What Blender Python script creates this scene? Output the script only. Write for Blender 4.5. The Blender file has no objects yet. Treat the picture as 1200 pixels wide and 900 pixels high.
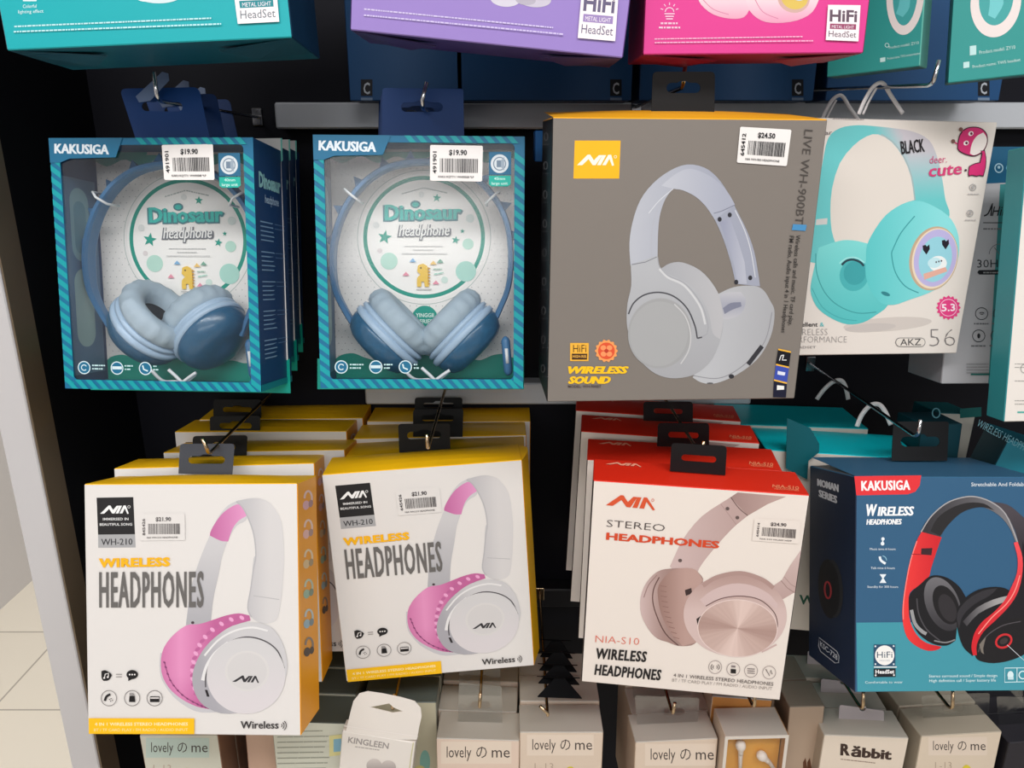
import bpy, math, random
from mathutils import Vector, Matrix, Euler
from mathutils.geometry import delaunay_2d_cdt, tessellate_polygon
random.seed(7)
S = bpy.context.scene
COL = S.collection
# ------------------------------------------------------------------ camera, world, lights, exposure
F_PX = 900.0
PITCH = math.radians(17.5)
CAM = Vector((0, -0.70, 1.5))
cd = bpy.data.cameras.new('camera')
cd.sensor_width = 36.0
cd.lens = F_PX / 1200 * 36.0
cd.clip_start = 0.02
cam = bpy.data.objects.new('camera', cd)
cam.location = CAM
cam.rotation_euler = (math.radians(90) - PITCH, 0, 0)
COL.objects.link(cam)
S.camera = cam
FW = Vector((0, math.cos(PITCH), -math.sin(PITCH)))
UP = Vector((0, math.sin(PITCH), math.cos(PITCH)))
w = bpy.data.worlds.new('shop_ambience')
S.world = w
w.use_nodes = True
bg = w.node_tree.nodes['Background']
bg.inputs[0].default_value = (1.0, 0.98, 0.97, 1)
bg.inputs[1].default_value = 0.29


def area(name, loc, target, sx, sy, power, col):
    l = bpy.data.lights.new(name, 'AREA')
    l.shape = 'RECTANGLE'
    l.size, l.size_y = sx, sy
    l.energy = power
    l.color = col
    o = bpy.data.objects.new(name, l)
    o.location = loc
    o.rotation_euler = (Vector(target) - Vector(loc)).to_track_quat('-Z', 'Y').to_euler()
    COL.objects.link(o)


area('ceiling_light', (0.1, -1.5, 2.8), (0.05, -0.1, 1.1), 3.0, 0.4, 46, (1.0, 0.98, 0.962))
area('ceiling_light', (0.0, -4.5, 2.6), (0.05, 0.0, 1.2), 4.0, 0.8, 44, (1.0, 0.98, 0.962))
area('ceiling_light', (-1.2, 1.2, 2.9), (-1.3, 1.4, 0.0), 1.2, 1.2, 42, (1.0, 0.97, 0.95))
S.view_settings.view_transform = 'Standard'
S.view_settings.look = 'None'
S.view_settings.gamma = 1.0
S.view_settings.use_curve_mapping = False
S.view_settings.exposure = 0.0


# ------------------------------------------------------------------ colour and materials
def s2l(v):
    v = v / 255.0
    return v / 12.92 if v <= 0.04045 else ((v + 0.055) / 1.055) ** 2.4


def lin(c):
    return (s2l(c[0]), s2l(c[1]), s2l(c[2]), 1.0)


def mixc(a, b, t):
    t = min(1, max(0, t))
    return tuple(a[i] + (b[i] - a[i]) * t for i in range(3))


_m = {}


def mat(name, c, rough=0.5, metal=0.0, spec=0.4, bump=0.0, scale=60.0, var=0.0, coat=0.0):
    key = (name, tuple(c))
    if key in _m:
        return _m[key]
    m = bpy.data.materials.new(name)
    m.use_nodes = True
    nt = m.node_tree
    b = nt.nodes['Principled BSDF']
    b.inputs['Base Color'].default_value = lin(c)
    b.inputs['Roughness'].default_value = rough
    b.inputs['Metallic'].default_value = metal
    b.inputs['Specular IOR Level'].default_value = spec
    b.inputs['Coat Weight'].default_value = coat
    if bump or var:
        tc = nt.nodes.new('ShaderNodeTexCoord')
        n = nt.nodes.new('ShaderNodeTexNoise')
        n.inputs['Scale'].default_value = scale
        n.inputs['Detail'].default_value = 4
        nt.links.new(tc.outputs['Object'], n.inputs['Vector'])
        if bump:
            bp = nt.nodes.new('ShaderNodeBump')
            bp.inputs['Strength'].default_value = bump
            bp.inputs['Distance'].default_value = 0.002
            nt.links.new(n.outputs['Fac'], bp.inputs['Height'])
            nt.links.new(bp.outputs['Normal'], b.inputs['Normal'])
        if var:
            mx = nt.nodes.new('ShaderNodeMix')
            mx.data_type = 'RGBA'
            mx.inputs['A'].default_value = lin([max(0, v * (1 - var)) for v in c])
            mx.inputs['B'].default_value = lin([min(255, v * (1 + var)) for v in c])
            nt.links.new(n.outputs['Fac'], mx.inputs['Factor'])
            nt.links.new(mx.outputs['Result'], b.inputs['Base Color'])
    _m[key] = m
    return m


def card(c, rough=0.42):
    return mat('coated_card', c, rough, 0, 0.35, 0.05, 35.0)


def ink_mat():
    m = bpy.data.materials.new('printing_ink')
    m.use_nodes = True
    nt = m.node_tree
    b = nt.nodes['Principled BSDF']
    a = nt.nodes.new('ShaderNodeAttribute')
    a.attribute_name = 'Ink'
    nt.links.new(a.outputs['Color'], b.inputs['Base Color'])
    b.inputs['Roughness'].default_value = 0.42
    b.inputs['Specular IOR Level'].default_value = 0.35
    return m


INK = ink_mat()


def film_mat(name, tint, gloss, rough, bump, scale):
    m = bpy.data.materials.new(name)
    m.use_nodes = True
    nt = m.node_tree
    nt.nodes.remove(nt.nodes['Principled BSDF'])
    out = nt.nodes['Material Output']
    t = nt.nodes.new('ShaderNodeBsdfTransparent')
    t.inputs[0].default_value = (*tint, 1)
    g = nt.nodes.new('ShaderNodeBsdfGlossy')
    g.inputs['Roughness'].default_value = rough
    lw = nt.nodes.new('ShaderNodeLayerWeight')
    lw.inputs[0].default_value = 0.12
    fr = nt.nodes.new('ShaderNodeMath')
    fr.operation = 'MULTIPLY'
    fr.inputs[1].default_value = 0.35
    nt.links.new(lw.outputs['Facing'], fr.inputs[0])
    ad = nt.nodes.new('ShaderNodeMath')
    ad.operation = 'ADD'
    ad.inputs[1].default_value = gloss
    mx = nt.nodes.new('ShaderNodeMixShader')
    tc = nt.nodes.new('ShaderNodeTexCoord')
    n = nt.nodes.new('ShaderNodeTexNoise')
    n.inputs['Scale'].default_value = scale
    bp = nt.nodes.new('ShaderNodeBump')
    bp.inputs['Strength'].default_value = bump
    bp.inputs['Distance'].default_value = 0.004
    L = nt.links.new
    L(tc.outputs['Object'], n.inputs['Vector'])
    L(n.outputs['Fac'], bp.inputs['Height'])
    L(bp.outputs['Normal'], g.inputs['Normal'])
    L(fr.outputs[0], ad.inputs[0])
    L(ad.outputs[0], mx.inputs[0])
    L(t.outputs[0], mx.inputs[1])
    L(g.outputs[0], mx.inputs[2])
    L(mx.outputs[0], out.inputs[0])
    return m


FILM = film_mat('clear_film', (0.985, 0.99, 0.99), 0.02, 0.1, 0.12, 14)
TABFILM = film_mat('clear_tab_plastic', (0.93, 0.94, 0.94), 0.10, 0.14, 0.25, 40)
CHROME = mat('chrome_wire', (205, 205, 208), 0.16, 1.0)
BRASSY = mat('zinc_wire', (196, 172, 140), 0.25, 1.0)
BLACKP = mat('black_plastic', (12, 13, 16), 0.5, 0, 0.3)


# ------------------------------------------------------------------ object helpers
def link(o, parent=None):
    COL.objects.link(o)
    if parent is not None:
        o.parent = parent
    return o


def tag(o, label=None, cat=None, group=None, kind=None):
    for k, v in (('label', label), ('category', cat), ('group', group), ('kind', kind)):
        if v:
            o[k] = v
    return o


def mesh_obj(name, verts, faces, mats, fmat=None, cols=None, parent=None, smooth=False, shift=None):
    me = bpy.data.meshes.new(name)
    if shift is not None:
        verts = [Vector(v) - shift for v in verts]
    me.from_pydata([tuple(v) for v in verts], [], faces)
    for m in (mats if isinstance(mats, (list, tuple)) else [mats]):
        me.materials.append(m)
    if fmat:
        me.polygons.foreach_set('material_index', fmat)
    if cols:
        a = me.color_attributes.new('Ink', 'FLOAT_COLOR', 'POINT')
        a.data.foreach_set('color', [x for c in cols for x in c])
    if smooth:
        me.polygons.foreach_set('use_smooth', [True] * len(me.polygons))
    me.update()
    return link(bpy.data.objects.new(name, me), parent)


def children(o):
    return [c for c in o.children]


def copy_tree(o, parent=None):
    c = o.copy()
    COL.objects.link(c)
    if parent is not None:
        c.parent = parent
    for ch in o.children:
        copy_tree(ch, c)
    return c


def proj(p):
    d = Vector(p) - CAM
    z = d.dot(FW)
    return (600 + F_PX * d.x / z, 450 - F_PX * d.dot(UP) / z)


def pray(px):
    return Vector((1, 0, 0)) * ((px[0] - 600) / F_PX) - UP * ((px[1] - 450) / F_PX) + FW


def at(px, y):
    d = pray(px)
    return CAM + d * ((y - CAM.y) / d.y)


def Z(ox, oy, s, pts):
    return [(ox + x / s, oy + y / s) for x, y in pts]


class Mesh:
    """collects shapes into one mesh"""

    def __init__(self):
        self.v, self.f, self.m, self.mats = [], [], [], []

    def mi(self, m):
        if m not in self.mats:
            self.mats.append(m)
        return self.mats.index(m)

    def add(self, v, f, m):
        o = len(self.v)
        self.v += [Vector(p) for p in v]
        k = self.mi(m)
        for q in f:
            self.f.append([i + o for i in q])
            self.m.append(k)

    def box(self, a, b, m, bev=0.0):
        x0, y0, z0 = a
        x1, y1, z1 = b
        if bev <= 0:
            v = [(x, y, z) for x in (x0, x1) for y in (y0, y1) for z in (z0, z1)]
            self.add(v, [(0, 1, 3, 2), (4, 6, 7, 5), (0, 4, 5, 1), (2, 3, 7, 6), (0, 2, 6, 4), (1, 5, 7, 3)], m)
            return
        e = bev
        v, idx = [], {}
        for sx in (0, 1):
            for sy in (0, 1):
                for sz in (0, 1):
                    for ax in range(3):
                        p = [(x0, x1)[sx], (y0, y1)[sy], (z0, z1)[sz]]
                        s = [sx, sy, sz]
                        for k in range(3):
                            if k != ax:
                                p[k] += e if s[k] == 0 else -e
                        idx[(sx, sy, sz, ax)] = len(v)
                        v.append(p)
        f = []
        for ax in range(3):
            u, t = [k for k in range(3) if k != ax]
            for s in (0, 1):
                q = []
                for a_, b_ in ((0, 0), (1, 0), (1, 1), (0, 1)):
                    c = [0, 0, 0]
                    c[ax], c[u], c[t] = s, a_, b_
                    q.append(idx[(*c, ax)])
                f.append(q)
            for a_ in (0, 1):
                for b_ in (0, 1):
                    c0, c1 = [0, 0, 0], [0, 0, 0]
                    c0[u] = c1[u] = a_
                    c0[t] = c1[t] = b_
                    c1[ax] = 1
                    f.append([idx[(*c0, u)], idx[(*c1, u)], idx[(*c1, t)], idx[(*c0, t)]])
        for c in [(i, j, k) for i in (0, 1) for j in (0, 1) for k in (0, 1)]:
            f.append([idx[(*c, 0)], idx[(*c, 1)], idx[(*c, 2)]])
        self.add(v, f, m)

    def tube(self, pts, r, m, n=10, radii=None):
        pts = [Vector(p) for p in pts]
        v, f = [], []
        nrm = None
        for i, p in enumerate(pts):
            t = (pts[min(i + 1, len(pts) - 1)] - pts[max(i - 1, 0)]).normalized()
            if nrm is None:
                nrm = t.orthogonal().normalized()
            nrm = (nrm - t * nrm.dot(t)).normalized()
            bn = t.cross(nrm)
            rr = radii[i] if radii else r
            for k in range(n):
                a = 2 * math.pi * k / n
                v.append(p + nrm * (math.cos(a) * rr) + bn * (math.sin(a) * rr))
        for i in range(len(pts) - 1):
            for k in range(n):
                f.append((i * n + k, i * n + (k + 1) % n, (i + 1) * n + (k + 1) % n, (i + 1) * n + k))
        f.append(list(range(n))[::-1])
        f.append([(len(pts) - 1) * n + k for k in range(n)])
        self.add(v, f, m)

    def lathe(self, prof, M, m, n=40, mats=None):
        """prof: (r, h) along local Z, placed with M"""
        v, f = [], []
        for r, h in prof:
            for k in range(n):
                a = 2 * math.pi * k / n
                v.append(M @ Vector((r * math.cos(a), r * math.sin(a), h)))
        for i in range(len(prof) - 1):
            for k in range(n):
                f.append((i * n + k, i * n + (k + 1) % n, (i + 1) * n + (k + 1) % n, (i + 1) * n + k))
        f.append(list(range(n))[::-1])
        f.append([(len(prof) - 1) * n + k for k in range(n)])
        self.add(v, f, m)

    def plate(self, outer, inner, y0, y1, m):
        """plate in the XZ plane, thickness y0..y1, optional star-shaped hole"""
        if not inner:
            n = len(outer)
            v = [(p[0], y0, p[1]) for p in outer] + [(p[0], y1, p[1]) for p in outer]
            f = [list(range(n)), list(range(n, 2 * n))[::-1]] + [(i, i + n, (i + 1) % n + n, (i + 1) % n) for i in range(n)]
            self.add(v, f, m)
            return
        cx = sum(p[0] for p in inner) / len(inner)
        cz = sum(p[1] for p in inner) / len(inner)
        ang = sorted(set([round(math.atan2(p[1] - cz, p[0] - cx), 5) for p in list(outer) + list(inner)] + [round(-math.pi + 2 * math.pi * k / 48, 5) for k in range(48)]))

        def hit(poly, a):
            d = (math.cos(a), math.sin(a))
            best = None
            for i in range(len(poly)):
                p, q = poly[i], poly[(i + 1) % len(poly)]
                ex, ez = q[0] - p[0], q[1] - p[1]
                den = d[0] * ez - d[1] * ex
                if abs(den) < 1e-14:
                    continue
                px_, pz_ = p[0] - cx, p[1] - cz
                t = (px_ * ez - pz_ * ex) / den
                s = (px_ * d[1] - pz_ * d[0]) / den
                if t > 0 and -1e-6 <= s <= 1 + 1e-6 and (best is None or t > best):
                    best = t
            best = best or 0.001
            return (cx + d[0] * best, cz + d[1] * best)
        O = [hit(outer, a) for a in ang]
        I = [hit(inner, a) for a in ang]
        n = len(ang)
        v = [(p[0], y0, p[1]) for p in O] + [(p[0], y0, p[1]) for p in I] + [(p[0], y1, p[1]) for p in O] + [(p[0], y1, p[1]) for p in I]
        f = []
        for i in range(n):
            j = (i + 1) % n
            f += [(i, j, n + j, n + i), (2 * n + i, 3 * n + i, 3 * n + j, 2 * n + j), (i, 2 * n + i, 2 * n + j, j), (n + i, n + j, 3 * n + j, 3 * n + i)]
        self.add(v, f, m)

    def build(self, name, parent=None, smooth=False, shift=None):
        return mesh_obj(name, self.v, self.f, self.mats, self.m, None, parent, smooth, shift)


def rrect(x0, z0, x1, z1, r, n=5):
    out = []
    for cx, cz, a0 in ((x1 - r, z1 - r, 0), (x0 + r, z1 - r, 90), (x0 + r, z0 + r, 180), (x1 - r, z0 + r, 270)):
        for k in range(n + 1):
            a = math.radians(a0 + 90 * k / n)
            out.append((cx + r * math.cos(a), cz + r * math.sin(a)))
    return out


def smooth_loop(pts, n=5, closed=True):
    out = []
    N = len(pts)
    for i in range(N if closed else N - 1):
        g = (lambda k: pts[k % N]) if closed else (lambda k: pts[min(max(k, 0), N - 1)])
        p0, p1, p2, p3 = g(i - 1), g(i), g(i + 1), g(i + 2)
        a1, a2, b2 = (p1[0] - p0[0], p1[1] - p0[1]), (p2[0] - p1[0], p2[1] - p1[1]), (p3[0] - p2[0], p3[1] - p2[1])

        def bend(u, v):
            return math.degrees(abs(math.atan2(u[0] * v[1] - u[1] * v[0], u[0] * v[0] + u[1] * v[1])))
        if bend(a1, a2) > 52:
            p0 = (2 * p1[0] - p2[0], 2 * p1[1] - p2[1])
        if bend(a2, b2) > 52:
            p3 = (2 * p2[0] - p1[0], 2 * p2[1] - p1[1])
        for k in range(n):
            t = k / n
            out.append(tuple(0.5 * (2 * p1[c] + (p2[c] - p0[c]) * t + (2 * p0[c] - 5 * p1[c] + 4 * p2[c] - p3[c]) * t * t + (3 * p1[c] - p0[c] - 3 * p2[c] + p3[c]) * t ** 3) for c in (0, 1)))
    if not closed:
        out.append(tuple(pts[-1]))
    return out


# ------------------------------------------------------------------ frames, planes and printing
class Frame:
    """pose of one carton: origin at the centre of its front face, X right, Y into the display, Z up"""

    def __init__(self, loc, rot, size):
        self.M = Matrix.Translation(loc) @ Euler([math.radians(a) for a in rot], 'XYZ').to_matrix().to_4x4()
        self.Mi = self.M.inverted()
        self.w, self.d, self.h = size
        self.base = Vector((0, self.d / 2, -self.h / 2))

    def root(self, name, label, cat, group=None):
        e = bpy.data.objects.new(name, None)
        e.empty_display_size = 0.02
        e.matrix_world = self.M @ Matrix.Translation(self.base)
        COL.objects.link(e)
        return tag(e, label, cat, group)

    def plane(self, which='front', off=0.0):
        w, d, h = self.w, self.d, self.h
        V = Vector
        if which == 'front':
            return Plane(self, V((0, off, 0)), V((1, 0, 0)), V((0, 0, 1)), V((0, -1, 0)))
        if which == 'left':
            return Plane(self, V((-w / 2 - off, 0, 0)), V((0, -1, 0)), V((0, 0, 1)), V((-1, 0, 0)))
        if which == 'right':
            return Plane(self, V((w / 2 + off, 0, 0)), V((0, 1, 0)), V((0, 0, 1)), V((1, 0, 0)))
        if which == 'top':
            return Plane(self, V((0, 0, h / 2 + off)), V((1, 0, 0)), V((0, 1, 0)), V((0, 0, 1)))
        if which == 'bottom':
            return Plane(self, V((0, 0, -h / 2 - off)), V((1, 0, 0)), V((0, -1, 0)), V((0, 0, -1)))

    def L(self, px, y):
        """photo position on the carton's own plane at depth y -> carton coordinates"""
        u = self.plane('front', y).uv(px)
        return Vector((u[0], y, u[1]))


class Plane:
    def __init__(self, fr, o, u, v, n):
        self.fr, self.o, self.u, self.v, self.n = fr, o, u, v, n
        self.c = fr.Mi @ CAM
        self.R = fr.Mi.to_3x3()

    def uv(self, px):
        d = self.R @ pray(px)
        t = (self.o - self.c).dot(self.n) / d.dot(self.n)
        p = self.c + d * t - self.o
        return (p.dot(self.u), p.dot(self.v))

    def pt(self, uv, e):
        return self.o + self.u * uv[0] + self.v * uv[1] + self.n * e


_tx = {}


def glyphs(s, bold, shear, space=1.0):
    k = (s, bold, shear, space)
    if k not in _tx:
        cu = bpy.data.curves.new('lettering', 'FONT')
        cu.body = s
        cu.offset = bold
        cu.shear = shear
        cu.space_character = space
        cu.resolution_u = 2
        ob = bpy.data.objects.new('lettering', cu)
        me = ob.to_mesh()
        v = [(p.co.x, p.co.y) for p in me.vertices]
        f = [tuple(p.vertices) for p in me.polygons]
        ob.to_mesh_clear()
        bpy.data.objects.remove(ob)
        bpy.data.curves.remove(cu)
        _tx[k] = (v, f)
    return _tx[k]


class Print:
    """flat printing on one plane of a carton, traced from the photo"""

    def __init__(self, plane, e0=0.00012, de=0.000012):
        self.P, self.e, self.de = plane, e0, de
        self.v, self.f, self.c = [], [], []

    def _next(self):
        self.e += self.de
        return self.e

    def _add(self, uvs, faces, cols):
        e = self._next()
        o = len(self.v)
        self.v += [self.P.pt(p, e) for p in uvs]
        self.c += cols
        self.f += [[i + o for i in q] for q in faces]

    def raw(self, uvs, col, grad=None):
        tri = tessellate_polygon([[Vector((p[0], p[1], 0)) for p in uvs]])
        c = [lin(col)] * len(uvs) if not grad else [lin(grad(p)) for p in uvs]
        self._add(uvs, [list(t) for t in tri], c)

    def poly(self, pts, col, sm=0, grad=None, step=6.0):
        if grad is not None and not sm and len(pts) > 8:
            sm = 3
        if sm and len(pts) < 60:
            pts = smooth_loop(pts, sm)
        uv = self.P.uv
        if grad is None:
            self.raw([uv(p) for p in pts], col)
            return
        n = len(pts)
        xs, ys = [p[0] for p in pts], [p[1] for p in pts]

        def inside(x, y):
            r = False
            j = n - 1
            for i in range(n):
                if (ys[i] > y) != (ys[j] > y) and x < (xs[j] - xs[i]) * (y - ys[i]) / (ys[j] - ys[i]) + xs[i]:
                    r = not r
                j = i
            return r
        extra = []
        y = min(ys) + step / 2
        while y < max(ys):
            x = min(xs) + step / 2
            while x < max(xs):
                if inside(x, y):
                    extra.append((x, y))
                x += step
            y += step
        vv, ee, ff, *_ = delaunay_2d_cdt([Vector(p) for p in list(pts) + extra], [], [list(range(n))], 1, 1e-4)
        self._add([uv((p.x, p.y)) for p in vv], [list(q) for q in ff], [lin(grad(p.x, p.y)) for p in vv])

    def ell(self, cx, cy, rx, ry, col, rot=0, n=28, grad=None, step=5.0):
        a = math.radians(rot)
        pts = [(cx + rx * math.cos(t) * math.cos(a) - ry * math.sin(t) * math.sin(a), cy + rx * math.cos(t) * math.sin(a) + ry * math.sin(t) * math.cos(a)) for t in [2 * math.pi * k / n for k in range(n)]]
        self.poly(pts, col, 0, grad, step)

    def stroke(self, pts, wd, col, closed=False, sm=0):
        if sm:
            pts = smooth_loop(pts, sm, closed)
        n = len(pts)
        A, B = [], []
        for i in range(n):
            p = pts[(i - 1) % n] if closed else pts[max(i - 1, 0)]
            q = pts[(i + 1) % n] if closed else pts[min(i + 1, n - 1)]
            dx, dy = q[0] - p[0], q[1] - p[1]
            l = math.hypot(dx, dy) or 1
            wv = wd(i / max(1, n - 1)) if callable(wd) else wd
            nx, ny = -dy / l * wv / 2, dx / l * wv / 2
            A.append((pts[i][0] + nx, pts[i][1] + ny))
            B.append((pts[i][0] - nx, pts[i][1] - ny))
        uv = self.P.uv
        f = [(i, (i + 1) % n, n + (i + 1) % n, n + i) for i in range(n if closed else n - 1)]
        self._add([uv(p) for p in A + B], f, [lin(col)] * (2 * n))

    def ring(self, cx, cy, rx, ry, wd, col, rot=0, a0=0, a1=360, n=32):
        a = math.radians(rot)
        full = a1 - a0 >= 360
        ts = [math.radians(a0 + (a1 - a0) * k / n) for k in range(n if full else n + 1)]
        self.stroke([(cx + rx * math.cos(t) * math.cos(a) - ry * math.sin(t) * math.sin(a), cy + rx * math.cos(t) * math.sin(a) + ry * math.sin(t) * math.cos(a)) for t in ts], wd, col, full)

    def fan(self, cx, cy, rx, ry, col_of_angle, rot=0, n=72):
        a = math.radians(rot)
        uv = self.P.uv
        pts = [(cx, cy)] * n + [(cx + rx * math.cos(t) * math.cos(a) - ry * math.sin(t) * math.sin(a), cy + rx * math.cos(t) * math.sin(a) + ry * math.sin(t) * math.cos(a)) for t in [2 * math.pi * k / n for k in range(n)]]
        cs = [lin(col_of_angle(360.0 * k / n)) for k in range(n)]
        self._add([uv(p) for p in pts], [(k, n + k, n + (k + 1) % n) for k in range(n)], cs + cs)

    def quad(self, pts, col):
        self.poly(pts, col)

    def many(self, polys, col):
        """many small shapes of one colour in one layer"""
        v, f = [], []
        for q in polys:
            o = len(v)
            v += [self.P.uv(p) for p in q]
            f.append([o + i for i in range(len(q))])
        self._add(v, f, [lin(col)] * len(v))

    def text(self, s, A, B, h, col, bold=0.0, shear=0.0, th=0.0, up=None, space=1.0):
        if th:
            ux, uy = B[0] - A[0], B[1] - A[1]
            l_ = math.hypot(ux, uy)
            n_ = max(2, int(th / 0.5) + 1)
            for k in range(n_):
                o_ = th * (k / (n_ - 1) - .5)
                self.text(s, (A[0] + ux / l_ * (o_ + th / 2), A[1] + uy / l_ * (o_ + th / 2)), (B[0] + ux / l_ * (o_ - th / 2), B[1] + uy / l_ * (o_ - th / 2)), h, col, bold, shear, 0.0, up, space)
            return
        v, f = glyphs(s, bold, shear, space)
        if not v:
            return
        x0, x1 = min(p[0] for p in v), max(p[0] for p in v)
        uv = self.P.uv
        dx, dy = B[0] - A[0], B[1] - A[1]
        l = math.hypot(dx, dy)
        a, b = uv(A), uv(B)
        u = uv((A[0] + up[0], A[1] + up[1])) if up else uv((A[0] + dy / l * h, A[1] - dx / l * h))
        out = []
        for x, y in v:
            t, q = (x - x0) / (x1 - x0), y / (0.682 + 2 * bold)
            out.append((a[0] + (b[0] - a[0]) * t + (u[0] - a[0]) * q, a[1] + (b[1] - a[1]) * t + (u[1] - a[1]) * q))
        self._add(out, f, [lin(col)] * len(out))

    def build(self, name, parent, rootshift):
        return mesh_obj(name, self.v, self.f, INK, None, self.c, parent, False, rootshift)


# map a unit square (u right, v down) onto a photo quad TL,TR,BR,BL
def quadmap(q):
    tl, tr, br, bl = q

    def g(u, v):
        return tuple((tl[i] * (1 - u) + tr[i] * u) * (1 - v) + (bl[i] * (1 - u) + br[i] * u) * v for i in (0, 1))
    return g


def price_sticker(fr, parent, quad, price, number, small, white=True, tone=(30, 30, 34), plane=None, seed=1, ground=(233, 229, 225)):
    r = random.Random(seed)
    p = Print(plane or fr.plane('front'), 0.0009)
    g = quadmap(quad)
    hh = math.dist(quad[0], quad[3])
    p.quad([g(0.02, 0), g(0.98, 0), g(1, .03), g(1, .97), g(0.98, 1), g(0.02, 1), g(0, .97), g(0, .03)], (236, 232, 230) if white else ground)
    x = 0.19
    dark = tone
    while x < 0.90:
        bw = r.choice((0.006, 0.009, 0.013, 0.018))
        p.quad([g(x, .37), g(x + bw, .37), g(x + bw, .76), g(x, .76)], dark)
        x += bw + r.choice((0.006, 0.009, 0.012))
    p.text(price, g(.36, .27), g(.70, .27), hh * .15, dark, 0.03)
    p.text(number, g(.125, .80), g(.125, .18), hh * .105, dark, 0.02)
    p.text(small, g(.16, .91), g(.84, .91), hh * .06, dark, 0.01)
    o = p.build('price_sticker', parent, fr.base)
    o['label'] = ('white' if white else 'clear') + ' barcode sticker reading ' + price
    return o


def hang_tab(fr, parent, quad, slot, yl, m, r=0.004, th=0.0008, name='hang_tab'):
    """hanging tab with a euro slot, standing on the carton's plane at depth yl"""
    q = [fr.L(p, yl) for p in quad]
    pts = [(v.x, v.z) for v in q]
    tl, tr, br, bl = pts
    # round the two upper corners
    out = [bl, br]
    for c, nb1, nb2 in ((tr, br, tl), (tl, tr, bl)):
        d1 = Vector((nb1[0] - c[0], nb1[1] - c[1])).normalized() * r
        d2 = Vector((nb2[0] - c[0], nb2[1] - c[1])).normalized() * r
        a, b = Vector(c) + d1, Vector(c) + d2
        for k in range(6):
            t = k / 5
            out.append(tuple((1 - t) ** 2 * a + 2 * t * (1 - t) * Vector(c) + t * t * b))
    sl = [fr.L(p, yl) for p in slot]
    mb = Mesh()
    mb.plate(out, [(v.x, v.z) for v in sl], yl, yl + th, m)
    return mb.build(name, parent, False, fr.base)


def euro(cx, cy, w, h, tilt=0.0, bump=2.0):
    """outline of a euro slot around a photo position"""
    pts = []
    for a in range(-90, 91, 30):
        pts.append((w / 2 - h / 2 + h / 2 * math.cos(math.radians(a)), h / 2 * math.sin(math.radians(a))))
    for a in range(90, 271, 30):
        pts.append((-w / 2 + h / 2 + h / 2 * math.cos(math.radians(a)), h / 2 * math.sin(math.radians(a))))
    if bump:
        pts += [(-w * .18, -h / 2), (-w * .1, -h / 2 - bump), (w * .1, -h / 2 - bump), (w * .18, -h / 2)]
    t = math.radians(tilt)
    return [(cx + x * math.cos(t) - y * math.sin(t), cy + x * math.sin(t) + y * math.cos(t)) for x, y in pts]


def carton(fr, parent, front, top, left, right, back=None, bottom=None, bulge=0.0, name='carton', bev=0.0008, lift=0.0):
    """closed carton; every panel its own card colour; the top panel may bulge"""
    w, d, h = fr.w / 2, fr.d, fr.h / 2
    mb = Mesh()
    e = bev
    cf, ct, cl, cr = card(front), card(top), card(left), card(right)
    cb = card(back or left)
    cbt = card(bottom or top)
    mb.add([(-w + e, 0, -h + e), (w - e, 0, -h + e), (w - e, 0, h - e), (-w + e, 0, h - e)], [(0, 1, 2, 3)], cf)
    mb.add([(-w + e, d, -h + e), (w - e, d, -h + e), (w - e, d, h - e), (-w + e, d, h - e)], [(3, 2, 1, 0)], cb)
    mb.add([(-w, e, -h + e), (-w, d - e, -h + e), (-w, d - e, h - e), (-w, e, h - e)], [(3, 2, 1, 0)], cl)
    mb.add([(w, e, -h + e), (w, d - e, -h + e), (w, d - e, h - e), (w, e, h - e)], [(0, 1, 2, 3)], cr)
    mb.add([(-w + e, e, -h), (w - e, e, -h), (w - e, d - e, -h), (-w + e, d - e, -h)], [(3, 2, 1, 0)], cbt)
    nx, ny = 14, 5
    v, f = [], []
    for j in range(ny + 1):
        for i in range(nx + 1):
            s, t = i / nx, j / ny
            v.append((-w + e + (2 * w - 2 * e) * s, e + (d - 2 * e) * t, h + bulge * math.sin(math.pi * s) ** .7 * math.sin(math.pi * min(1, t * 1.0)) ** .8 + lift * t))
    for j in range(ny):
        for i in range(nx):
            a = j * (nx + 1) + i
            f.append((a, a + 1, a + nx + 2, a + nx + 1))
    mb.add(v, f, ct)
    # folded edges
    mb.add([(-w + e, 0, h - e), (w - e, 0, h - e), (w - e, e, h), (-w + e, e, h)], [(0, 1, 2, 3)], ct)
    mb.add([(-w + e, 0, -h + e), (w - e, 0, -h + e), (w - e, e, -h), (-w + e, e, -h)], [(3, 2, 1, 0)], cf)
    mb.add([(-w, e, -h + e), (-w + e, 0, -h + e), (-w + e, 0, h - e), (-w, e, h - e)], [(0, 1, 2, 3)], cl)
    mb.add([(w, e, -h + e), (w - e, 0, -h + e), (w - e, 0, h - e), (w, e, h - e)], [(3, 2, 1, 0)], cr)
    for sx, cc in ((-1, cl), (1, cr)):
        mb.add([(sx * w, d - e, -h + e), (sx * (w - e), d, -h + e), (sx * (w - e), d, h - e), (sx * w, d - e, h - e)], [(0, 1, 2, 3)], cc)
        mb.add([(sx * w, e, h - e), (sx * (w - e), e, h), (sx * (w - e), d - e, h), (sx * w, d - e, h - e)], [(0, 1, 2, 3)], ct)
        mb.add([(sx * w, e, -h + e), (sx * (w - e), e, -h), (sx * (w - e), d - e, -h), (sx * w, d - e, -h + e)], [(0, 1, 2, 3)], cc)
    mb.add([(-w + e, d, h - e), (w - e, d, h - e), (w - e, d - e, h), (-w + e, d - e, h)], [(0, 1, 2, 3)], ct)
    mb.add([(-w + e, d, -h + e), (w - e, d, -h + e), (w - e, d - e, -h), (-w + e, d - e, -h)], [(0, 1, 2, 3)], cb)
    return mb.build(name, parent, False, fr.base)


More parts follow.
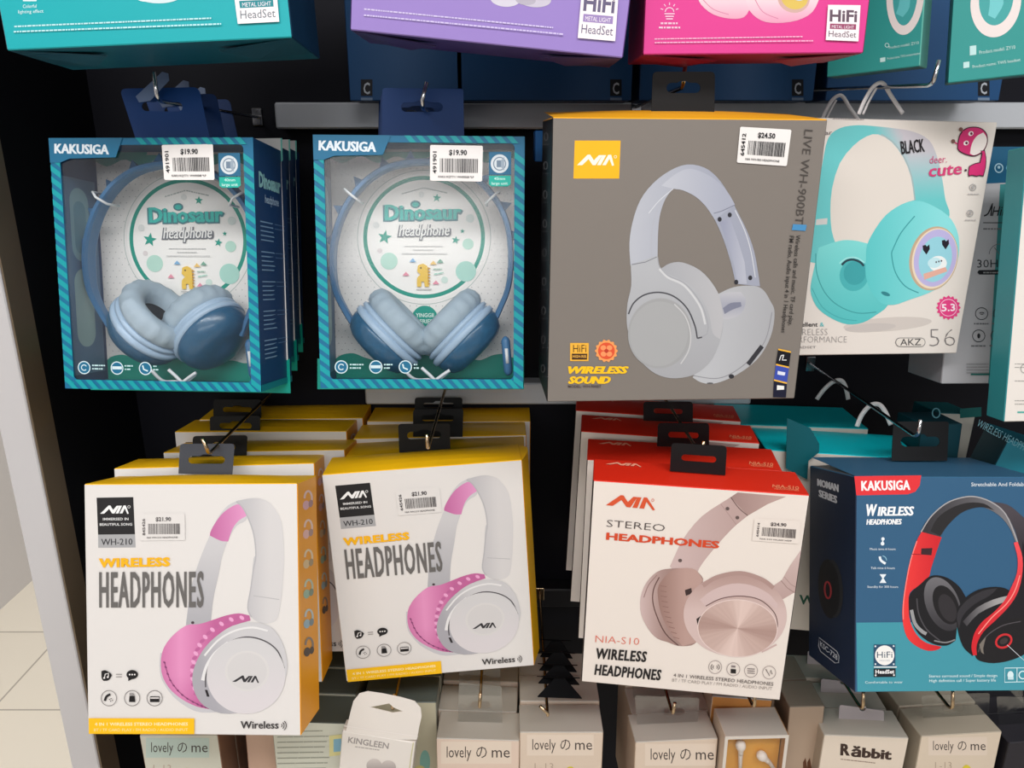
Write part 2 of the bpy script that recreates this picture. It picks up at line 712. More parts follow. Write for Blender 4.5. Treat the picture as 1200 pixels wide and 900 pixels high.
def nia_logo(p, q, col, reg=True):
    """slanted four-stroke maker's mark filling a photo quad"""
    g = quadmap(q)
    for pts in ([(0, 1), (.13, 1), (.30, .45), (.46, 1), (.53, 1), (.70, .0), (.60, .0), (.47, .50), (.33, 0), (.24, 0)],
                [(.50, 1), (.60, 1), (.80, 0), (.70, 0)],):
        pass
    p.poly([g(*t) for t in [(0, 1), (.14, 1), (.29, .42), (.42, 1), (.50, 1), (.66, .05), (.56, .05), (.44, .55), (.32, 0), (.25, 0)]], col)
    p.poly([g(*t) for t in [(.54, 1), (.64, 1), (.76, .05), (.66, .05)]], col)
    p.poly([g(*t) for t in [(.68, 1), (.78, 1), (.86, .38), (.95, 1.08), (1.0, 1.02), (.90, .02), (.82, .02)]], col)
    if reg:
        c = g(1.02, .2)
        p.ring(c[0], c[1], 1.5, 1.5, .5, col, n=10)


def lines(p, x0, y0, x1, y1, h, col, seed=0, words=(1.5, 5)):
    """a row of small print too fine to read in the photo: drawn as short bars"""
    r = random.Random(seed)
    L = math.dist((x0, y0), (x1, y1))
    t = 0.0
    ux, uy = (x1 - x0) / L, (y1 - y0) / L
    while t < L - 1:
        k = min(L - t, r.uniform(*words))
        a, b = (x0 + ux * t, y0 + uy * t), (x0 + ux * (t + k), y0 + uy * (t + k))
        nx, ny = uy * h, -ux * h
        p.quad([a, b, (b[0] + nx, b[1] + ny), (a[0] + nx, a[1] + ny)], col)
        t += k + h * .5

# ------------------------------------------------------------------ the setting
def struct(name, mb):
    return tag(mb.build(name), kind='structure')


def floor_mat():
    m = bpy.data.materials.new('floor_tiles')
    m.use_nodes = True
    nt = m.node_tree
    b = nt.nodes['Principled BSDF']
    tc = nt.nodes.new('ShaderNodeTexCoord')
    mp = nt.nodes.new('ShaderNodeMapping')
    mp.inputs['Location'].default_value = (1.44, -1.057, 0)
    br = nt.nodes.new('ShaderNodeTexBrick')
    br.offset = 0.0
    br.inputs['Color1'].default_value = lin((222, 214, 198))
    br.inputs['Color2'].default_value = lin((216, 208, 192))
    br.inputs['Mortar'].default_value = lin((168, 160, 148))
    br.inputs['Scale'].default_value = 1
    br.inputs['Mortar Size'].default_value = 0.003
    br.inputs['Brick Width'].default_value = 0.354
    br.inputs['Row Height'].default_value = 0.354
    nt.links.new(tc.outputs['Object'], mp.inputs['Vector'])
    nt.links.new(mp.outputs[0], br.inputs['Vector'])
    nt.links.new(br.outputs['Color'], b.inputs['Base Color'])
    b.inputs['Roughness'].default_value = 0.35
    return m


mb = Mesh()
mb.box((-3.5, -3.5, -0.05), (3.5, 5.0, 0), floor_mat())
struct('floor', mb)
mb = Mesh()
mb.box((-1.80, -3.5, 0), (-1.72, 5.0, 3.0), mat('wall_paint', (226, 222, 220), 0.7, 0, 0.3, 0.05, 40))
struct('wall_left', mb)
mb = Mesh()
mb.box((-0.50, 0.27, 0.0), (1.5, 0.29, 2.25), mat('navy_panel', (9, 10, 20), 0.6, 0, 0.2, 0.05, 30))
struct('wall_back', mb)
mb = Mesh()
mb.box((-0.52, 0.087, 0.0), (-0.50, 0.29, 2.25), mat('black_panel', (7, 8, 13), 0.65, 0, 0.15))
struct('wall_side', mb)
RAIL = mat('brushed_steel', (206, 210, 216), 0.34, 0.3, 0.5, 0.15, 90)
for i, zc in enumerate((1.529, 1.189, 0.885)):
    mb = Mesh()
    mb.box((-0.275 if i == 0 else -0.19 if i == 1 else -0.495, 0.243, zc - 0.0145), (0.31 if i == 1 else 1.48, 0.27, zc + 0.0145), RAIL if i < 2 else mat('dark_rail', (26, 26, 30), .5), 0.002)
    struct('trim_%d' % (i + 1), mb)

up = bpy.data.objects.new('display_upright', None)
up.location = (-0.5175, 0.068, 0)
COL.objects.link(up)
tag(up, 'tall pale grey upright closing the left end of the display', 'shop fitting')
mb = Mesh()
mb.box((-0.535, 0.05, 0), (-0.5015, 0.087, 2.25), mat('grey_lacquer', (196, 194, 196), 0.45, 0, 0.4, 0.03, 50), 0.0012)
mb.build('front_strip', up, False, up.location)
mb = Mesh()
mb.box((-0.5015, 0.0525, 0), (-0.4998, 0.087, 2.25), mat('bronze_edge', (134, 118, 98), 0.32, 0.55, 0.5))
mb.build('inner_edge', up, False, up.location)


def peg(tip, foot, y, label, base=None, m=CHROME, r=0.0018):
    t, b = at(tip, y), at(foot, y)
    x = b.x
    root = bpy.data.objects.new('peg_hook', None)
    yb = 0.27 if (b.z > 1.4 and x < -0.275) or (1.1 < b.z < 1.4 and (x < -0.19 or x > 0.3)) else 0.243
    zb = b.z - 0.006
    xb = x
    if base:
        p = at(base, yb)
        xb, zb = p.x, p.z
    root.location = (xb, yb, zb)
    COL.objects.link(root)
    tag(root, label, 'hook', 'peg hooks on the display')
    mb = Mesh()
    pts = [Vector((xb, yb, zb)), Vector((xb + (x - xb) * .5, (yb + y) / 2, (zb + b.z) / 2)), Vector((x + (xb - x) * .03, y + 0.008, b.z - .0008))]
    for k in range(1, 6):
        a = math.radians(90 * k / 5)
        pts.append(Vector((x, y + 0.007 - 0.006 * math.sin(a), b.z + 0.006 * (1 - math.cos(a)))))
    pts.append(Vector((t.x, y + 0.0005, t.z)))
    mb.tube(pts, r, m, 10)
    mb.build('wire', root, True, root.location)
    mb = Mesh()
    mb.box((xb - .006, yb - .003, zb - .010), (xb + .006, yb, zb + .010), m, .0008)
    mb.build('mounting_plate', root, False, root.location)
    return root


peg((180, 84), (184, 117), 0.0, 'peg hook carrying the left teal striped window box')
peg((500, 96), (495, 126), 0.0, 'peg hook carrying the right teal striped window box')
peg((804, 71), (801, 101), -0.012, 'peg hook above the large grey carton')
peg((1101, 70), (1095, 98), -0.02, 'peg hook with white straps above the cream carton', base=(930, 107))
peg((237, 514), (243, 533), 0.0, 'peg hook carrying the left pink headphone carton', m=BRASSY)
peg((500, 509), (501, 527), 0.0, 'peg hook carrying the tilted pink headphone carton', m=BRASSY)
peg((825, 517), (822, 534), -0.02, 'peg hook carrying the red topped cartons', m=BRASSY)
peg((1079, 492), (1076, 513), -0.01, 'peg hook above the blue carton with red headphones')
peg((462, 815), (460, 834), -0.03, 'peg hook holding the white earphone card', m=BRASSY)
peg((563, 813), (562, 832), -0.01, 'peg hook left of the folded black tabs', m=BRASSY)
peg((633, 828), (642, 842), -0.01, 'bent peg hook under the black tabs', m=BRASSY)
peg((791, 824), (789, 839), -0.01, 'peg hook right below the red topped carton', m=BRASSY)
peg((885, 812), (884, 831), -0.02, 'peg hook above the orange window box', m=BRASSY)
peg((1012, 812), (1011, 833), -0.01, 'peg hook through the grey paper tab', m=BRASSY)
peg((1117, 811), (1116, 833), -0.01, 'peg hook under the blue carton, rightmost of the bottom row', m=BRASSY)

NAVY = (20, 58, 102)
# blue cartons hung far back, a black letter tile on each
for i, (cx, lab) in enumerate(((430, 'dark blue carton far back above the steel rail, left of the navy hang tab'), (722, 'dark blue carton far back under the purple carton'), (935, 'dark blue carton far back under the pink carton'), (1153, 'dark blue carton far back at the right edge'))):
    c = at((cx, 118), 0.17)
    wd = 0.185 if i else 0.12
    fr = Frame(Vector((c.x - (wd / 2 - 0.016 if i else -0.042), 0.17, c.z + 0.06)), (0, 0, 0), (wd, 0.06, 0.12))
    root = fr.root('blue_carton', lab, 'carton', 'dark blue cartons far back')
    carton(fr, root, (26, 76, 124), NAVY, NAVY, NAVY)
    p = Print(fr.plane('front'))
    p.quad([(cx - 7, 93), (cx + 6.5, 93), (cx + 6.5, 112.5), (cx - 7, 112.5)], (12, 14, 22))
    p.text('C', (cx - 4, 110), (cx + 3.5, 110), 13.5, (186, 192, 200), 0.02)
    p.quad([(cx - 7, 114.5), (cx + 6.5, 114.5), (cx + 6.5, 117.5), (cx - 7, 117.5)], (120, 140, 165))
    p.build('printing', root, fr.base)
# small bright blue carton behind the grey one
fr = Frame(at((633, 186), 0.06) + Vector((0.02, 0, -.02)), (0, 0, 0), (0.05, 0.05, 0.07))
c0 = at((628, 153), 0.06)
fr = Frame(Vector((c0.x + 0.024, 0.06, c0.z - 0.014)), (0, 0, 0), (0.05, 0.05, 0.028))
root = fr.root('blue_box', 'small bright blue box between striped window box and grey carton', 'carton')
carton(fr, root, (20, 120, 200), (20, 110, 190), (20, 90, 160), (20, 90, 160))

# ------------------------------------------------------------------ striped window boxes with headphones inside
TEAL, SEA = (4, 154, 162), (14, 106, 146)
DW, DD, DH = 0.1850, 0.078, 0.2209


def dino_art_card(fr):
    p = Print(fr.plane('front', 0.0655), 0.0001, 0.00002)
    G = (0, 158, 140)
    p.poly([(372, 165), (612, 165), (612, 452), (376, 452)], (238, 235, 232))
    dots = []
    for j in range(36):
        for i in range(31):
            x, y = 378 + i * 7.6 + (j % 2) * 3.8, 176 + j * 7.3
            if math.hypot(x - 497, y - 278) > 79:
                dots.append([(x - .75, y), (x, y - .75), (x + .75, y), (x, y + .75)])
    p.many(dots, (178, 176, 178))
    wav = [(370, 160), (614, 160), (614, 186)] + [(614 - k * 6.1, 187 + 4 * math.cos(k * 0.9)) for k in range(1, 41)]
    p.poly(wav, (96, 176, 166))
    p.poly([(455, 160), (612, 160), (612, 178), (450, 178)], (198, 198, 196))
    hill = [(372, 456), (372, 418)] + smooth_loop([(372, 420), (388, 423), (400, 416), (414, 414), (428, 419), (446, 423), (466, 417), (492, 415), (520, 421), (545, 419), (562, 422), (578, 416), (592, 415), (604, 420), (614, 416)], 6, False) + [(614, 456)]
    p.poly(hill, G)
    p.ring(497, 278, 78, 78.5, 0.8, (180, 190, 186), n=72)
    p.ell(497, 278, 74, 74, (243, 241, 238), n=72)
    p.ring(497, 278, 69, 69.5, 4.6, (22, 150, 132), n=72)
    lines(p, 471, 228, 496, 221, 1.4, (170, 176, 174), 3)
    lines(p, 497, 221, 524, 227, 1.4, (170, 176, 174), 4)
    for cx, cy, r, c in ((456, 306, 10, (184, 222, 208)), (548.5, 286, 6.5, (184, 222, 208)), (546, 318, 12, (172, 218, 206)), (441, 264, 4, (220, 222, 220)), (494, 228, 3.5, (220, 222, 220)), (551, 256, 5, (214, 224, 220)), (521, 328, 4, (206, 226, 218)), (445, 294, 3, (222, 214, 214))):
        p.ell(cx, cy, r, r, c)
    for cx, cy, r, a in ((451, 278, 8.5, 10), (512, 232, 5.2, 5), (534, 281.5, 5, 12), (542, 271, 3, 0)):
        p.poly([(cx + (r if k % 2 == 0 else r * .42) * math.sin(math.radians(a + 36 * k)), cy - (r if k % 2 == 0 else r * .42) * math.cos(math.radians(a + 36 * k))) for k in range(10)], (28, 156, 138))
    p.text('Dinosaur', (449, 258.5), (543, 257.5), 19.5, (70, 128, 138), 0.06, 0, 1.6)
    p.text('Dinosaur', (451, 257.5), (541, 256.5), 18, (58, 186, 176), 0.02, 0, .8)
    p.ell(487, 239.5, 6, 4.5, (70, 128, 138))
    p.ell(487, 239.8, 4, 2.8, (58, 186, 176))
    p.text('headphone', (465.5, 277.5), (529, 276.5), 14.5, (108, 112, 120), 0.04, 0.25, 1.6)
    p.text('headphone', (467.5, 276.7), (527, 275.7), 13.4, (240, 240, 238), 0.0, 0.25, .5)
    for y, a, b in ((289, 474, 519), (293.3, 484, 508), (297.6, 471, 524)):
        lines(p, a, y, b, y, 0.8, (186, 186, 186), int(y))
    Y = (236, 196, 84)
    p.poly([(489, 336), (489, 326), (493, 322), (489, 318), (490, 311), (496, 309), (501, 312), (502, 322), (503, 336), (498, 336), (497, 330), (494, 330), (494, 336)], Y, 2)
    for k in range(6):
        p.poly([(501.5, 313 + 3.6 * k), (505, 314.5 + 3.6 * k), (501.5, 316 + 3.6 * k)], (200, 150, 60))
    p.ell(493.5, 314, 1, 1, (90, 70, 40))
    p.stroke([(488, 339), (506, 339)], .8, (150, 150, 150))
    for cx, cy, c in ((476, 321, (232, 150, 170)), (511, 331, (232, 150, 170)), (484, 305, (130, 180, 220)), (516, 306, (120, 170, 150)), (508, 308, (240, 200, 120))):
        p.poly([(cx - 4, cy + 2), (cx, cy - 2.5), (cx + 4, cy + 2)], c)
    lines(p, 508, 316, 518, 316, 1.2, (150, 190, 170), 5)
    lines(p, 509, 322, 520, 320, 1.2, (150, 210, 190), 6)
    p.ell(498, 373, 15, 15, (18, 150, 134))
    p.text('YINGGII', (487.5, 371.5), (508.5, 371.5), 4.8, (220, 236, 230), 0.02)
    p.text('SERIES', (489, 378.7), (507, 378.7), 4.8, (220, 236, 230), 0.02)
    return p


def dino_front(fr):
    """striped printed frame round the window, in carton units"""
    p = Print(fr.plane('front'), 0.00015)
    w, h = fr.w / 2, fr.h / 2
    b, t, bt = 0.0088, 0.0058, 0.0082
    p.raw([(-w, -h), (-w + b, -h), (-w + b, h), (-w, h)], SEA)
    p.raw([(w - b, -h), (w, -h), (w, h), (w - b, h)], SEA)
    p.raw([(-w, -h), (w, -h), (w, -h + bt), (-w, -h + bt)], SEA)
    p.raw([(-w, h - t), (w, h - t), (w, h), (-w, h)], SEA)
    s = 0.0098
    k = -h
    while k < h - s * 2:
        for x0 in (-w, w - b):
            p.raw([(x0, k + b * .75), (x0, k + b * .75 + s * .55), (x0 + b, k + s * .55), (x0 + b, k)], TEAL)
        k += s
    k = -w
    while k < w - s * 1.5:
        p.raw([(k + bt * .9, -h), (k + bt * .9 + s * .55, -h), (k + s * .55, -h + bt), (k, -h + bt)], TEAL)
        if k > -0.02:
            p.raw([(k + t * .9, h - t), (k + t * .9 + s * .55, h - t), (k + s * .55, h), (k, h)], TEAL)
        k += s
    p.raw([(-w, h), (-w + .067, h), (-w + .060, h - .0165), (-w + .018, h - .0175), (-w + b, h - .021), (-w, h - .021)], (20, 104, 142))
    p.text('KAKUSIGA', (373.5, 176), (441, 178), 11.5, (222, 232, 240), 0.02, 0, .9)
    return p


def dino_film_print(fr):
    p = Print(fr.plane('front', 0.0), 0.0002)
    for cx in (400, 440.5, 475):
        p.ell(cx, 430, 7.8, 7.8, (206, 226, 232))
        p.ell(cx, 430, 6.6, 6.6, (22, 104, 140))
    p.ring(400, 430, 3.2, 3.2, 1.1, (206, 226, 232), a0=40, a1=330)
    p.quad([(434.5, 428), (446.5, 428), (446.5, 431.5), (434.5, 431.5)], (206, 226, 232))
    p.stroke([(472, 426.5), (473, 431), (478, 433)], 1.8, (206, 226, 232))
    for x0, x1, y in ((410, 426, 428), (410, 423, 432), (450, 460, 428), (450, 457, 432), (485, 489, 428), (485, 491, 432)):
        lines(p, x0, y, x1, y, 1.6, (190, 224, 226), x0)
    p.quad([(573, 178), (599, 178), (599, 205), (573, 205)], (30, 100, 136))
    p.poly([(573, 206), (598.5, 206), (598.5, 216), (595, 218.5), (576, 218.5), (573, 216)], (20, 172, 156))
    p.text('40mm', (579, 211), (592, 211), 3.4, (200, 240, 232), 0.01)
    p.text('large unit', (576, 216.5), (595, 216.5), 3.4, (200, 240, 232), 0.01)
    p.ell(585.5, 192, 10.5, 11, (208, 216, 222))
    p.ring(585.5, 192, 7, 7.5, 1.2, (110, 130, 150))
    p.poly([(582, 188), (587, 188), (587, 196), (582, 196)], (110, 130, 150))
    p.poly([(587, 188), (591, 184), (591, 200), (587, 196)], (150, 165, 180))
    return p


def cup_meshes():
    BL = mat('blue_plastic', (38, 88, 122), 0.32, 0, 0.5, 0.1, 200, 0.12, 0.3)
    PB = mat('pale_blue_plastic', (160, 184, 208), 0.35)
    GP = mat('grey_blue_leather', (158, 176, 190), 0.55, 0, 0.4, 0.3, 120)
    DK = mat('speaker_cloth', (40, 46, 56), 0.9)
    I = Matrix.Identity(4)
    A = Mesh()
    A.lathe([(0, -.0195), (.014, -.0192), (.023, -.0178), (.029, -.0145), (.0328, -.0085), (.034, -.003), (.034, .0)], I, BL)
    B = Mesh()
    B.lathe([(.0335, -.0005), (.0355, .0005), (.0355, .0045), (.033, .006), (.0315, .0065), (.0345, .0075), (.0345, .010), (.032, .0115), (.02, .0115)], I, PB)
    C = Mesh()
    n = 40
    v, f = [], []
    prof = [(.0300, .011), (.0335, .013), (.0352, .017), (.0350, .0225), (.0325, .028), (.027, .0305), (.021, .029), (.0170, .025), (.015, .017)]
    for (r, hh) in prof:
        for k in range(72):
            a = 2 * math.pi * k / 72
            wob = 1 + (0.022 * math.cos(a * 18) if .016 < hh < .0285 and r > .03 else 0)
            v.append((r * wob * math.cos(a), r * wob * math.sin(a), hh))
    for i in range(len(prof) - 1):
        for k in range(72):
            f.append((i * 72 + k, i * 72 + (k + 1) % 72, (i + 1) * 72 + (k + 1) % 72, (i + 1) * 72 + k))
    C.add(v, f, GP)
    D = Mesh()
    D.lathe([(0, .0165), (.0165, .0165), (.0168, .0160), (.0, .0160)], I, DK)
    return A, B, C, D


CUPS = None


def window_box(fr, label, hlabel, sticker_quad, cup_l, cup_r, proto=None, hproto=None):
    global CUPS
    root = fr.root('headphone_window_box', label, 'headphone box', 'teal striped window boxes')
    w, d, h = fr.w / 2, fr.d, fr.h / 2
    base = fr.base
    if proto is None:
        mb = Mesh()
        side = card((22, 62, 108))
        th = 0.0009
        mb.box((-w, 0, -h), (-w + th, d, h), side)
        mb.box((w - th, 0, -h), (w, d, h), side)
        mb.box((-w + th, 0.0006, -h), (w - th, d, -h + th), card((14, 128, 140)))
        mb.box((-w + th, 0.0006, h - th), (w - th, d, h), side)
        mb.box((-w + th, d - th, -h + th), (w - th, d, h - th), side)
        mb.plate([(-w, -h), (w, -h), (w, h), (-w, h)], rrect(-w + .0088, -h + .0082, w - .0088, h - .0058, .004), -0.0001, 0.0006, card(SEA))
        mb.build('carton', root, False, base)
        dino_front(fr).build('striped_frame_print', root, base)
        mb = Mesh()
        mb.box((-w + .003, .0008, -h + .003), (w - .003, .0011, h - .003), FILM)
        tag(mb.build('window', root, False, base), 'clear plastic window')
        dino_film_print(fr).build('window_print', root, base)
        mb = Mesh()
        mb.box((-w + .002, .066, -h + .002), (w - .002, .067, h - .002), card((226, 222, 218)))
        inner = mb.build('backing_card', root, False, base)
        pr = dino_art_card(fr).build('card_print', inner, base)
        # grey-blue print inside the left panel, with pale capsule reflections painted in
        p = Print(fr.plane('left', -0.0012), -0.0004, -0.00002)
        p.raw([(-.060, -h + .01), (-.006, -h + .01), (-.006, h - .03), (-.060, h - .03)], (84, 118, 150))
        for z0, z1, c in ((0.005, 0.072, (130, 168, 180)), (-.075, -.002, (150, 178, 180))):
            uvs = [(-.034 + a, b) for a, b in rrect(-.014, z0, .014, z1, .0135, 6)]
            p.raw(uvs, c)
        uvs = [(-.034 + a, b) for a, b in rrect(-.009, .012, .009, .06, .0085, 6)]
        p.raw(uvs, (100, 146, 164))
        p.build('inner_panel_print', root, base)
        # right panel: logo and small print
        p = Print(fr.plane('right', 0.0))
        p.e = 0.0001
        PF = fr.plane('right')

        def rt(s, a, b, hh, c, bold=0, shear=0):
            v, f = glyphs(s, bold, shear)
            x0, x1 = min(q[0] for q in v), max(q[0] for q in v)
            out = [(a[0] + (b[0] - a[0]) * (x - x0) / (x1 - x0), a[1] + hh * y / .682) for x, y in v]
            p._add(out, f, [lin(c)] * len(out))
        rt('Dinosaur', (.010, .071), (.062, .071), .012, (150, 206, 206), .05)
        rt('headphone', (.022, .058), (.056, .058), .007, (170, 196, 216), .02, .2)
        r = random.Random(5)
        for blk in range(5):
            for k in range(5):
                z = .040 - blk * .0265 - k * .0040
                p.raw([(.010, z), (.010 + r.uniform(.018, .034), z), (.010 + .03, z + .0011), (.010, z + .0011)], (128, 164, 196))
                if k < 2:
                    p.raw([(.044, z), (.070, z), (.070, z + .0008), (.044, z + .0008)], (90, 126, 164))
        p.raw([(0, -h), (d, -h), (d, -h + .006), (0, -h + .006)], (12, 128, 140))
        p.build('side_panel_print', root, base)
        # headphones
        hp = fr.root('headphones', hlabel, 'headphones', 'blue headphones inside the window boxes')
        yb = 0.036
        arc = smooth_loop([(417, 390), (399, 361), (389, 340), (385.5, 318), (386, 290), (393, 262), (406, 236), (426, 213), (450, 198), (475, 191.5), (497, 190), (520, 191.5), (545, 199.5), (567, 214), (587, 237), (599, 263), (603, 290), (603, 318), (599, 341), (590, 362), (577, 390)], 4, False)
        ctr = [fr.L((495 + (q[0] - 495) * .955, q[1]), yb) for q in arc]
        mb = Mesh()
        BB = mat('blue_band_plastic', (62, 112, 156), 0.38)
        v, f = [], []
        for i, c in enumerate(ctr):
            t = (ctr[min(i + 1, len(ctr) - 1)] - ctr[max(i - 1, 0)]).normalized()
            nn = Vector((t.z, 0, -t.x))
            edge = min(i, len(ctr) - 1 - i)
            ww = 0.005 + 0.004 * min(1, edge / 14)
            tt = 0.0026
            for a, b in ((-ww, -tt * .6), (-ww * .7, -tt), (ww * .7, -tt), (ww, -tt * .6), (ww, tt * .6), (ww * .7, tt), (-ww * .7, tt), (-ww, tt * .6)):
                v.append(c + Vector((0, a, 0)) + nn * b)
        for i in range(len(ctr) - 1):
            for k in range(8):
                f.append((i * 8 + k, i * 8 + (k + 1) % 8, (i + 1) * 8 + (k + 1) % 8, (i + 1) * 8 + k))
        mb.add(v, f, BB)
        for i in range(12, len(ctr) - 12, 5):
            t = (ctr[i + 1] - ctr[i - 1]).normalized()
            nn = Vector((-t.z, 0, t.x))
            if nn.dot(ctr[i] - fr.L((495, 300), yb)) < 0:
                nn = -nn
            b = ctr[i] + nn * .0018
            sz = .0050
            q = [b - t * sz - Vector((0, .004, 0)), b + t * sz - Vector((0, .004, 0)), b + t * sz + Vector((0, .004, 0)), b - t * sz + Vector((0, .004, 0)), b + nn * .0095 + t * .0012]
            mb.add(q, [(0, 1, 2, 3), (0, 1, 4), (1, 2, 4), (2, 3, 4), (3, 0, 4)], BB)
        mb.build('headband', hp, False, base)
        if CUPS is None:
            CUPS = cup_meshes()
        mb = Mesh()
        tie = mat('white_tie', (222, 226, 230), 0.5)
        for a, b in (((404, 222), (421, 236)), ((570, 238), (585, 224))):
            mb = Mesh()
            P0, P1 = fr.L(a, yb - .012), fr.L(b, yb - .012)
            mid = (P0 + P1) / 2 + Vector((0, -.006, 0))
            mb.tube([P0 + Vector((0, .02, 0)), P0, mid, P1, P1 + Vector((0, .02, 0))], .0012, tie, 8)
            mb.build('tie', root, True, base)
        mb = Mesh()
        cp = [fr.L(q, .018) for q in smooth_loop([(472, 432), (485, 444), (500, 445), (514, 444), (525, 436)], 5, False)]
        mb.tube(cp, .0016, tie, 8)
        cp = [fr.L(q, .016) for q in smooth_loop([(494, 431), (503, 439), (510, 446), (518, 440), (527, 434)], 5, False)]
        mb.tube(cp, .0016, tie, 8)
        mb.build('cable', hp, True, base)
        mb = Mesh()
        a, b = fr.L((592, 394), .016), fr.L((596, 440), .016)
        mb.tube([a, a.lerp(b, .05), a.lerp(b, .12), a.lerp(b, .88), a.lerp(b, .96), b], .004, BB, 12, [.001, .003, .0042, .0042, .003, .001])
        c1, c2 = a.lerp(b, .3), a.lerp(b, .68)
        mb.tube([c1 + Vector((0, -.0028, 0)), c2 + Vector((0, -.0028, 0))], .0019, tie, 8)
        mb.build('inline_control', hp, True, base)
    else:
        for ch in proto.children:
            if ch.get('copyable', True) and ch.name.split('.')[0] not in ('price_sticker', 'hang_tab', 'hook_clip'):
                copy_tree(ch, root)
        hp = fr.root('headphones', hlabel, 'headphones', 'blue headphones inside the window boxes')
        for ch in hproto.children:
            if not ch.name.startswith('ear_cup'):
                copy_tree(ch, hp)
    for (px, depth, ax) in (cup_l, cup_r):
        cup = bpy.data.objects.new('ear_cup', None)
        COL.objects.link(cup)
        cup.parent = hp
        c = fr.L(px, depth)
        q = Vector(ax).normalized().to_track_quat('Z', 'Y')
        M = Matrix.Translation(c - base) @ Matrix.Diagonal((1.08, .86, 1.08, 1)) @ q.to_matrix().to_4x4()
        for nm, me in zip(('shell', 'rim', 'ear_pad', 'speaker_cloth'), CUPS):
            mesh_obj(nm, [M @ v for v in me.v], me.f, me.mats, me.m, None, cup, True)
    price_sticker(fr, root, sticker_quad, '$19.90', '491901', 'KAKU KQT711 WH00508 *LP', seed=3)
    return root, hp


fd2 = Frame((-0.0808, -0.02, 1.3962), (-9.61, 0.46, 1.16), (0.1828, DD, 0.2208))
d2, h2 = window_box(fd2, 'right teal striped window box showing blue headphones standing straight', 'blue spiked children\'s headphones standing straight behind the right window', [(504, 170), (566, 171), (565, 213), (504, 212)],
                ((452, 396), .034, (.72, .03, .70)), ((545, 396), .034, (-.72, .03, .70)))
fd1 = Frame((-0.3149, -0.02, 1.3947), (-10.32, -0.19, -3.87), (0.1828, DD, 0.2208))
d1, _ = window_box(fd1, 'left teal striped window box showing twisted blue headphones', 'blue spiked children\'s headphones with twisted cups behind the left window', [(190, 170), (250, 169), (252, 211), (193, 211)],
                ((172, 386), .030, (.70, -.24, .66)), ((248, 392), .034, (-.68, .30, .66)), d2, h2)
NT = mat('navy_tab_plastic', (16, 58, 116), 0.4, 0, 0.2)
hang_tab(fd2, d2, [(448, 103), (543, 104), (544, 166), (447, 166)], euro(494.5, 125.5, 49, 11), 0.02, NT, 0.003)
hang_tab(fd1, d1, [(140, 104), (233, 102), (247, 166), (160, 166)], euro(190, 125, 48, 11, 1), 0.02, NT, 0.006)
mb = Mesh()
o = [fd1.L(p, .008) for p in [(159, 113), (190, 84), (197, 86), (198, 94), (176, 118), (163, 120)]]
mb.plate([(v.x, v.z) for v in o], None, .008, .0086, mat('grey_tape', (92, 112, 146), 0.4))
mb.build('hook_clip', d1, False, fd1.base)
# the boxes hanging behind the two
for base_root, bf, tone in ((d1, fd1, 'left'), (d2, fd2, 'right')):
    for k in (1, 2):
        c = copy_tree(base_root)
        dz = 0.001 * k
        loc = bf.M @ bf.base
        c.matrix_world = Matrix.Translation((-0.015 * k, 0.081 * k, -dz)) @ bf.M @ Matrix.Translation(bf.base)
        c['label'] = 'teal striped window box directly behind the %s front one' % tone if k == 1 else 'rearmost teal striped window box behind the %s front one' % tone

# ------------------------------------------------------------------ large grey carton
GREY = (126, 119, 113)
fg = Frame((0.141, -0.06, 1.4007), (-0.46, 0.33, 3.34), (0.2206, 0.078, 0.2342))
g = fg.root('headphone_carton', 'large grey carton with yellow top and pale headphones', 'headphone box')
carton(fg, g, GREY, (250, 176, 34), (22, 21, 22), (120, 114, 108), bulge=.004, lift=.007)
price_sticker(fg, g, [(867, 148.5), (927, 152), (921.5, 194.7), (863, 190.5)], '$24.50', '645412', 'NIA WH-900 HEADPHONE', seed=5)
hang_tab(fg, g, [(765, 84), (838, 84), (837, 140), (763, 140)], euro(801, 103, 40, 12), .03, BLACKP)
p = Print(fg.plane('front'))
A = lambda pts: Z(600, 110, 4, pts)
B = lambda pts: Z(600, 270, 4, pts)
C8 = lambda pts: Z(800, 270, 4.285, pts)
PALE, MID, DEEP = (188, 189, 195), (168, 169, 176), (138, 140, 152)
p.quad(A([(294, 219), (509, 219), (502, 397), (288, 397)]), (250, 182, 24))
nia_logo(p, A([(312, 285), (482, 285), (478, 334), (305, 334)]), (246, 240, 226))
# far cup and far arm
far = C8([(180, 318), (240, 290), (300, 278), (370, 280), (410, 305), (440, 355), (460, 400), (455, 480), (430, 560), (380, 640), (310, 700), (230, 745), (150, 770), (90, 762), (50, 738), (120, 600)])
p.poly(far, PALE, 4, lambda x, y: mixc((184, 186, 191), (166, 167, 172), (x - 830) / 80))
p.poly([(842, 350), (850, 343), (868, 342), (874, 352), (868, 368), (852, 374), (843, 372)], MID, 3, lambda x, y: mixc((160, 162, 176), (186, 186, 192), abs(y - 358) / 16), 4)
p.poly([(847, 361), (856, 355), (868, 354), (869, 359), (858, 363), (849, 368)], (124, 127, 146), 3)
p.stroke([(812, 440), (838, 443.5), (858, 437), (880, 420), (897, 398), (904.5, 366)], 1.0, (140, 140, 146), sm=5)
p.stroke([(876.5, 427), (893, 405.5)], 5.2, (52, 52, 58))
p.ell(857, 441, 3.2, 2.6, (48, 48, 54))
p.ell(832, 449, 3.8, .9, (90, 90, 94))
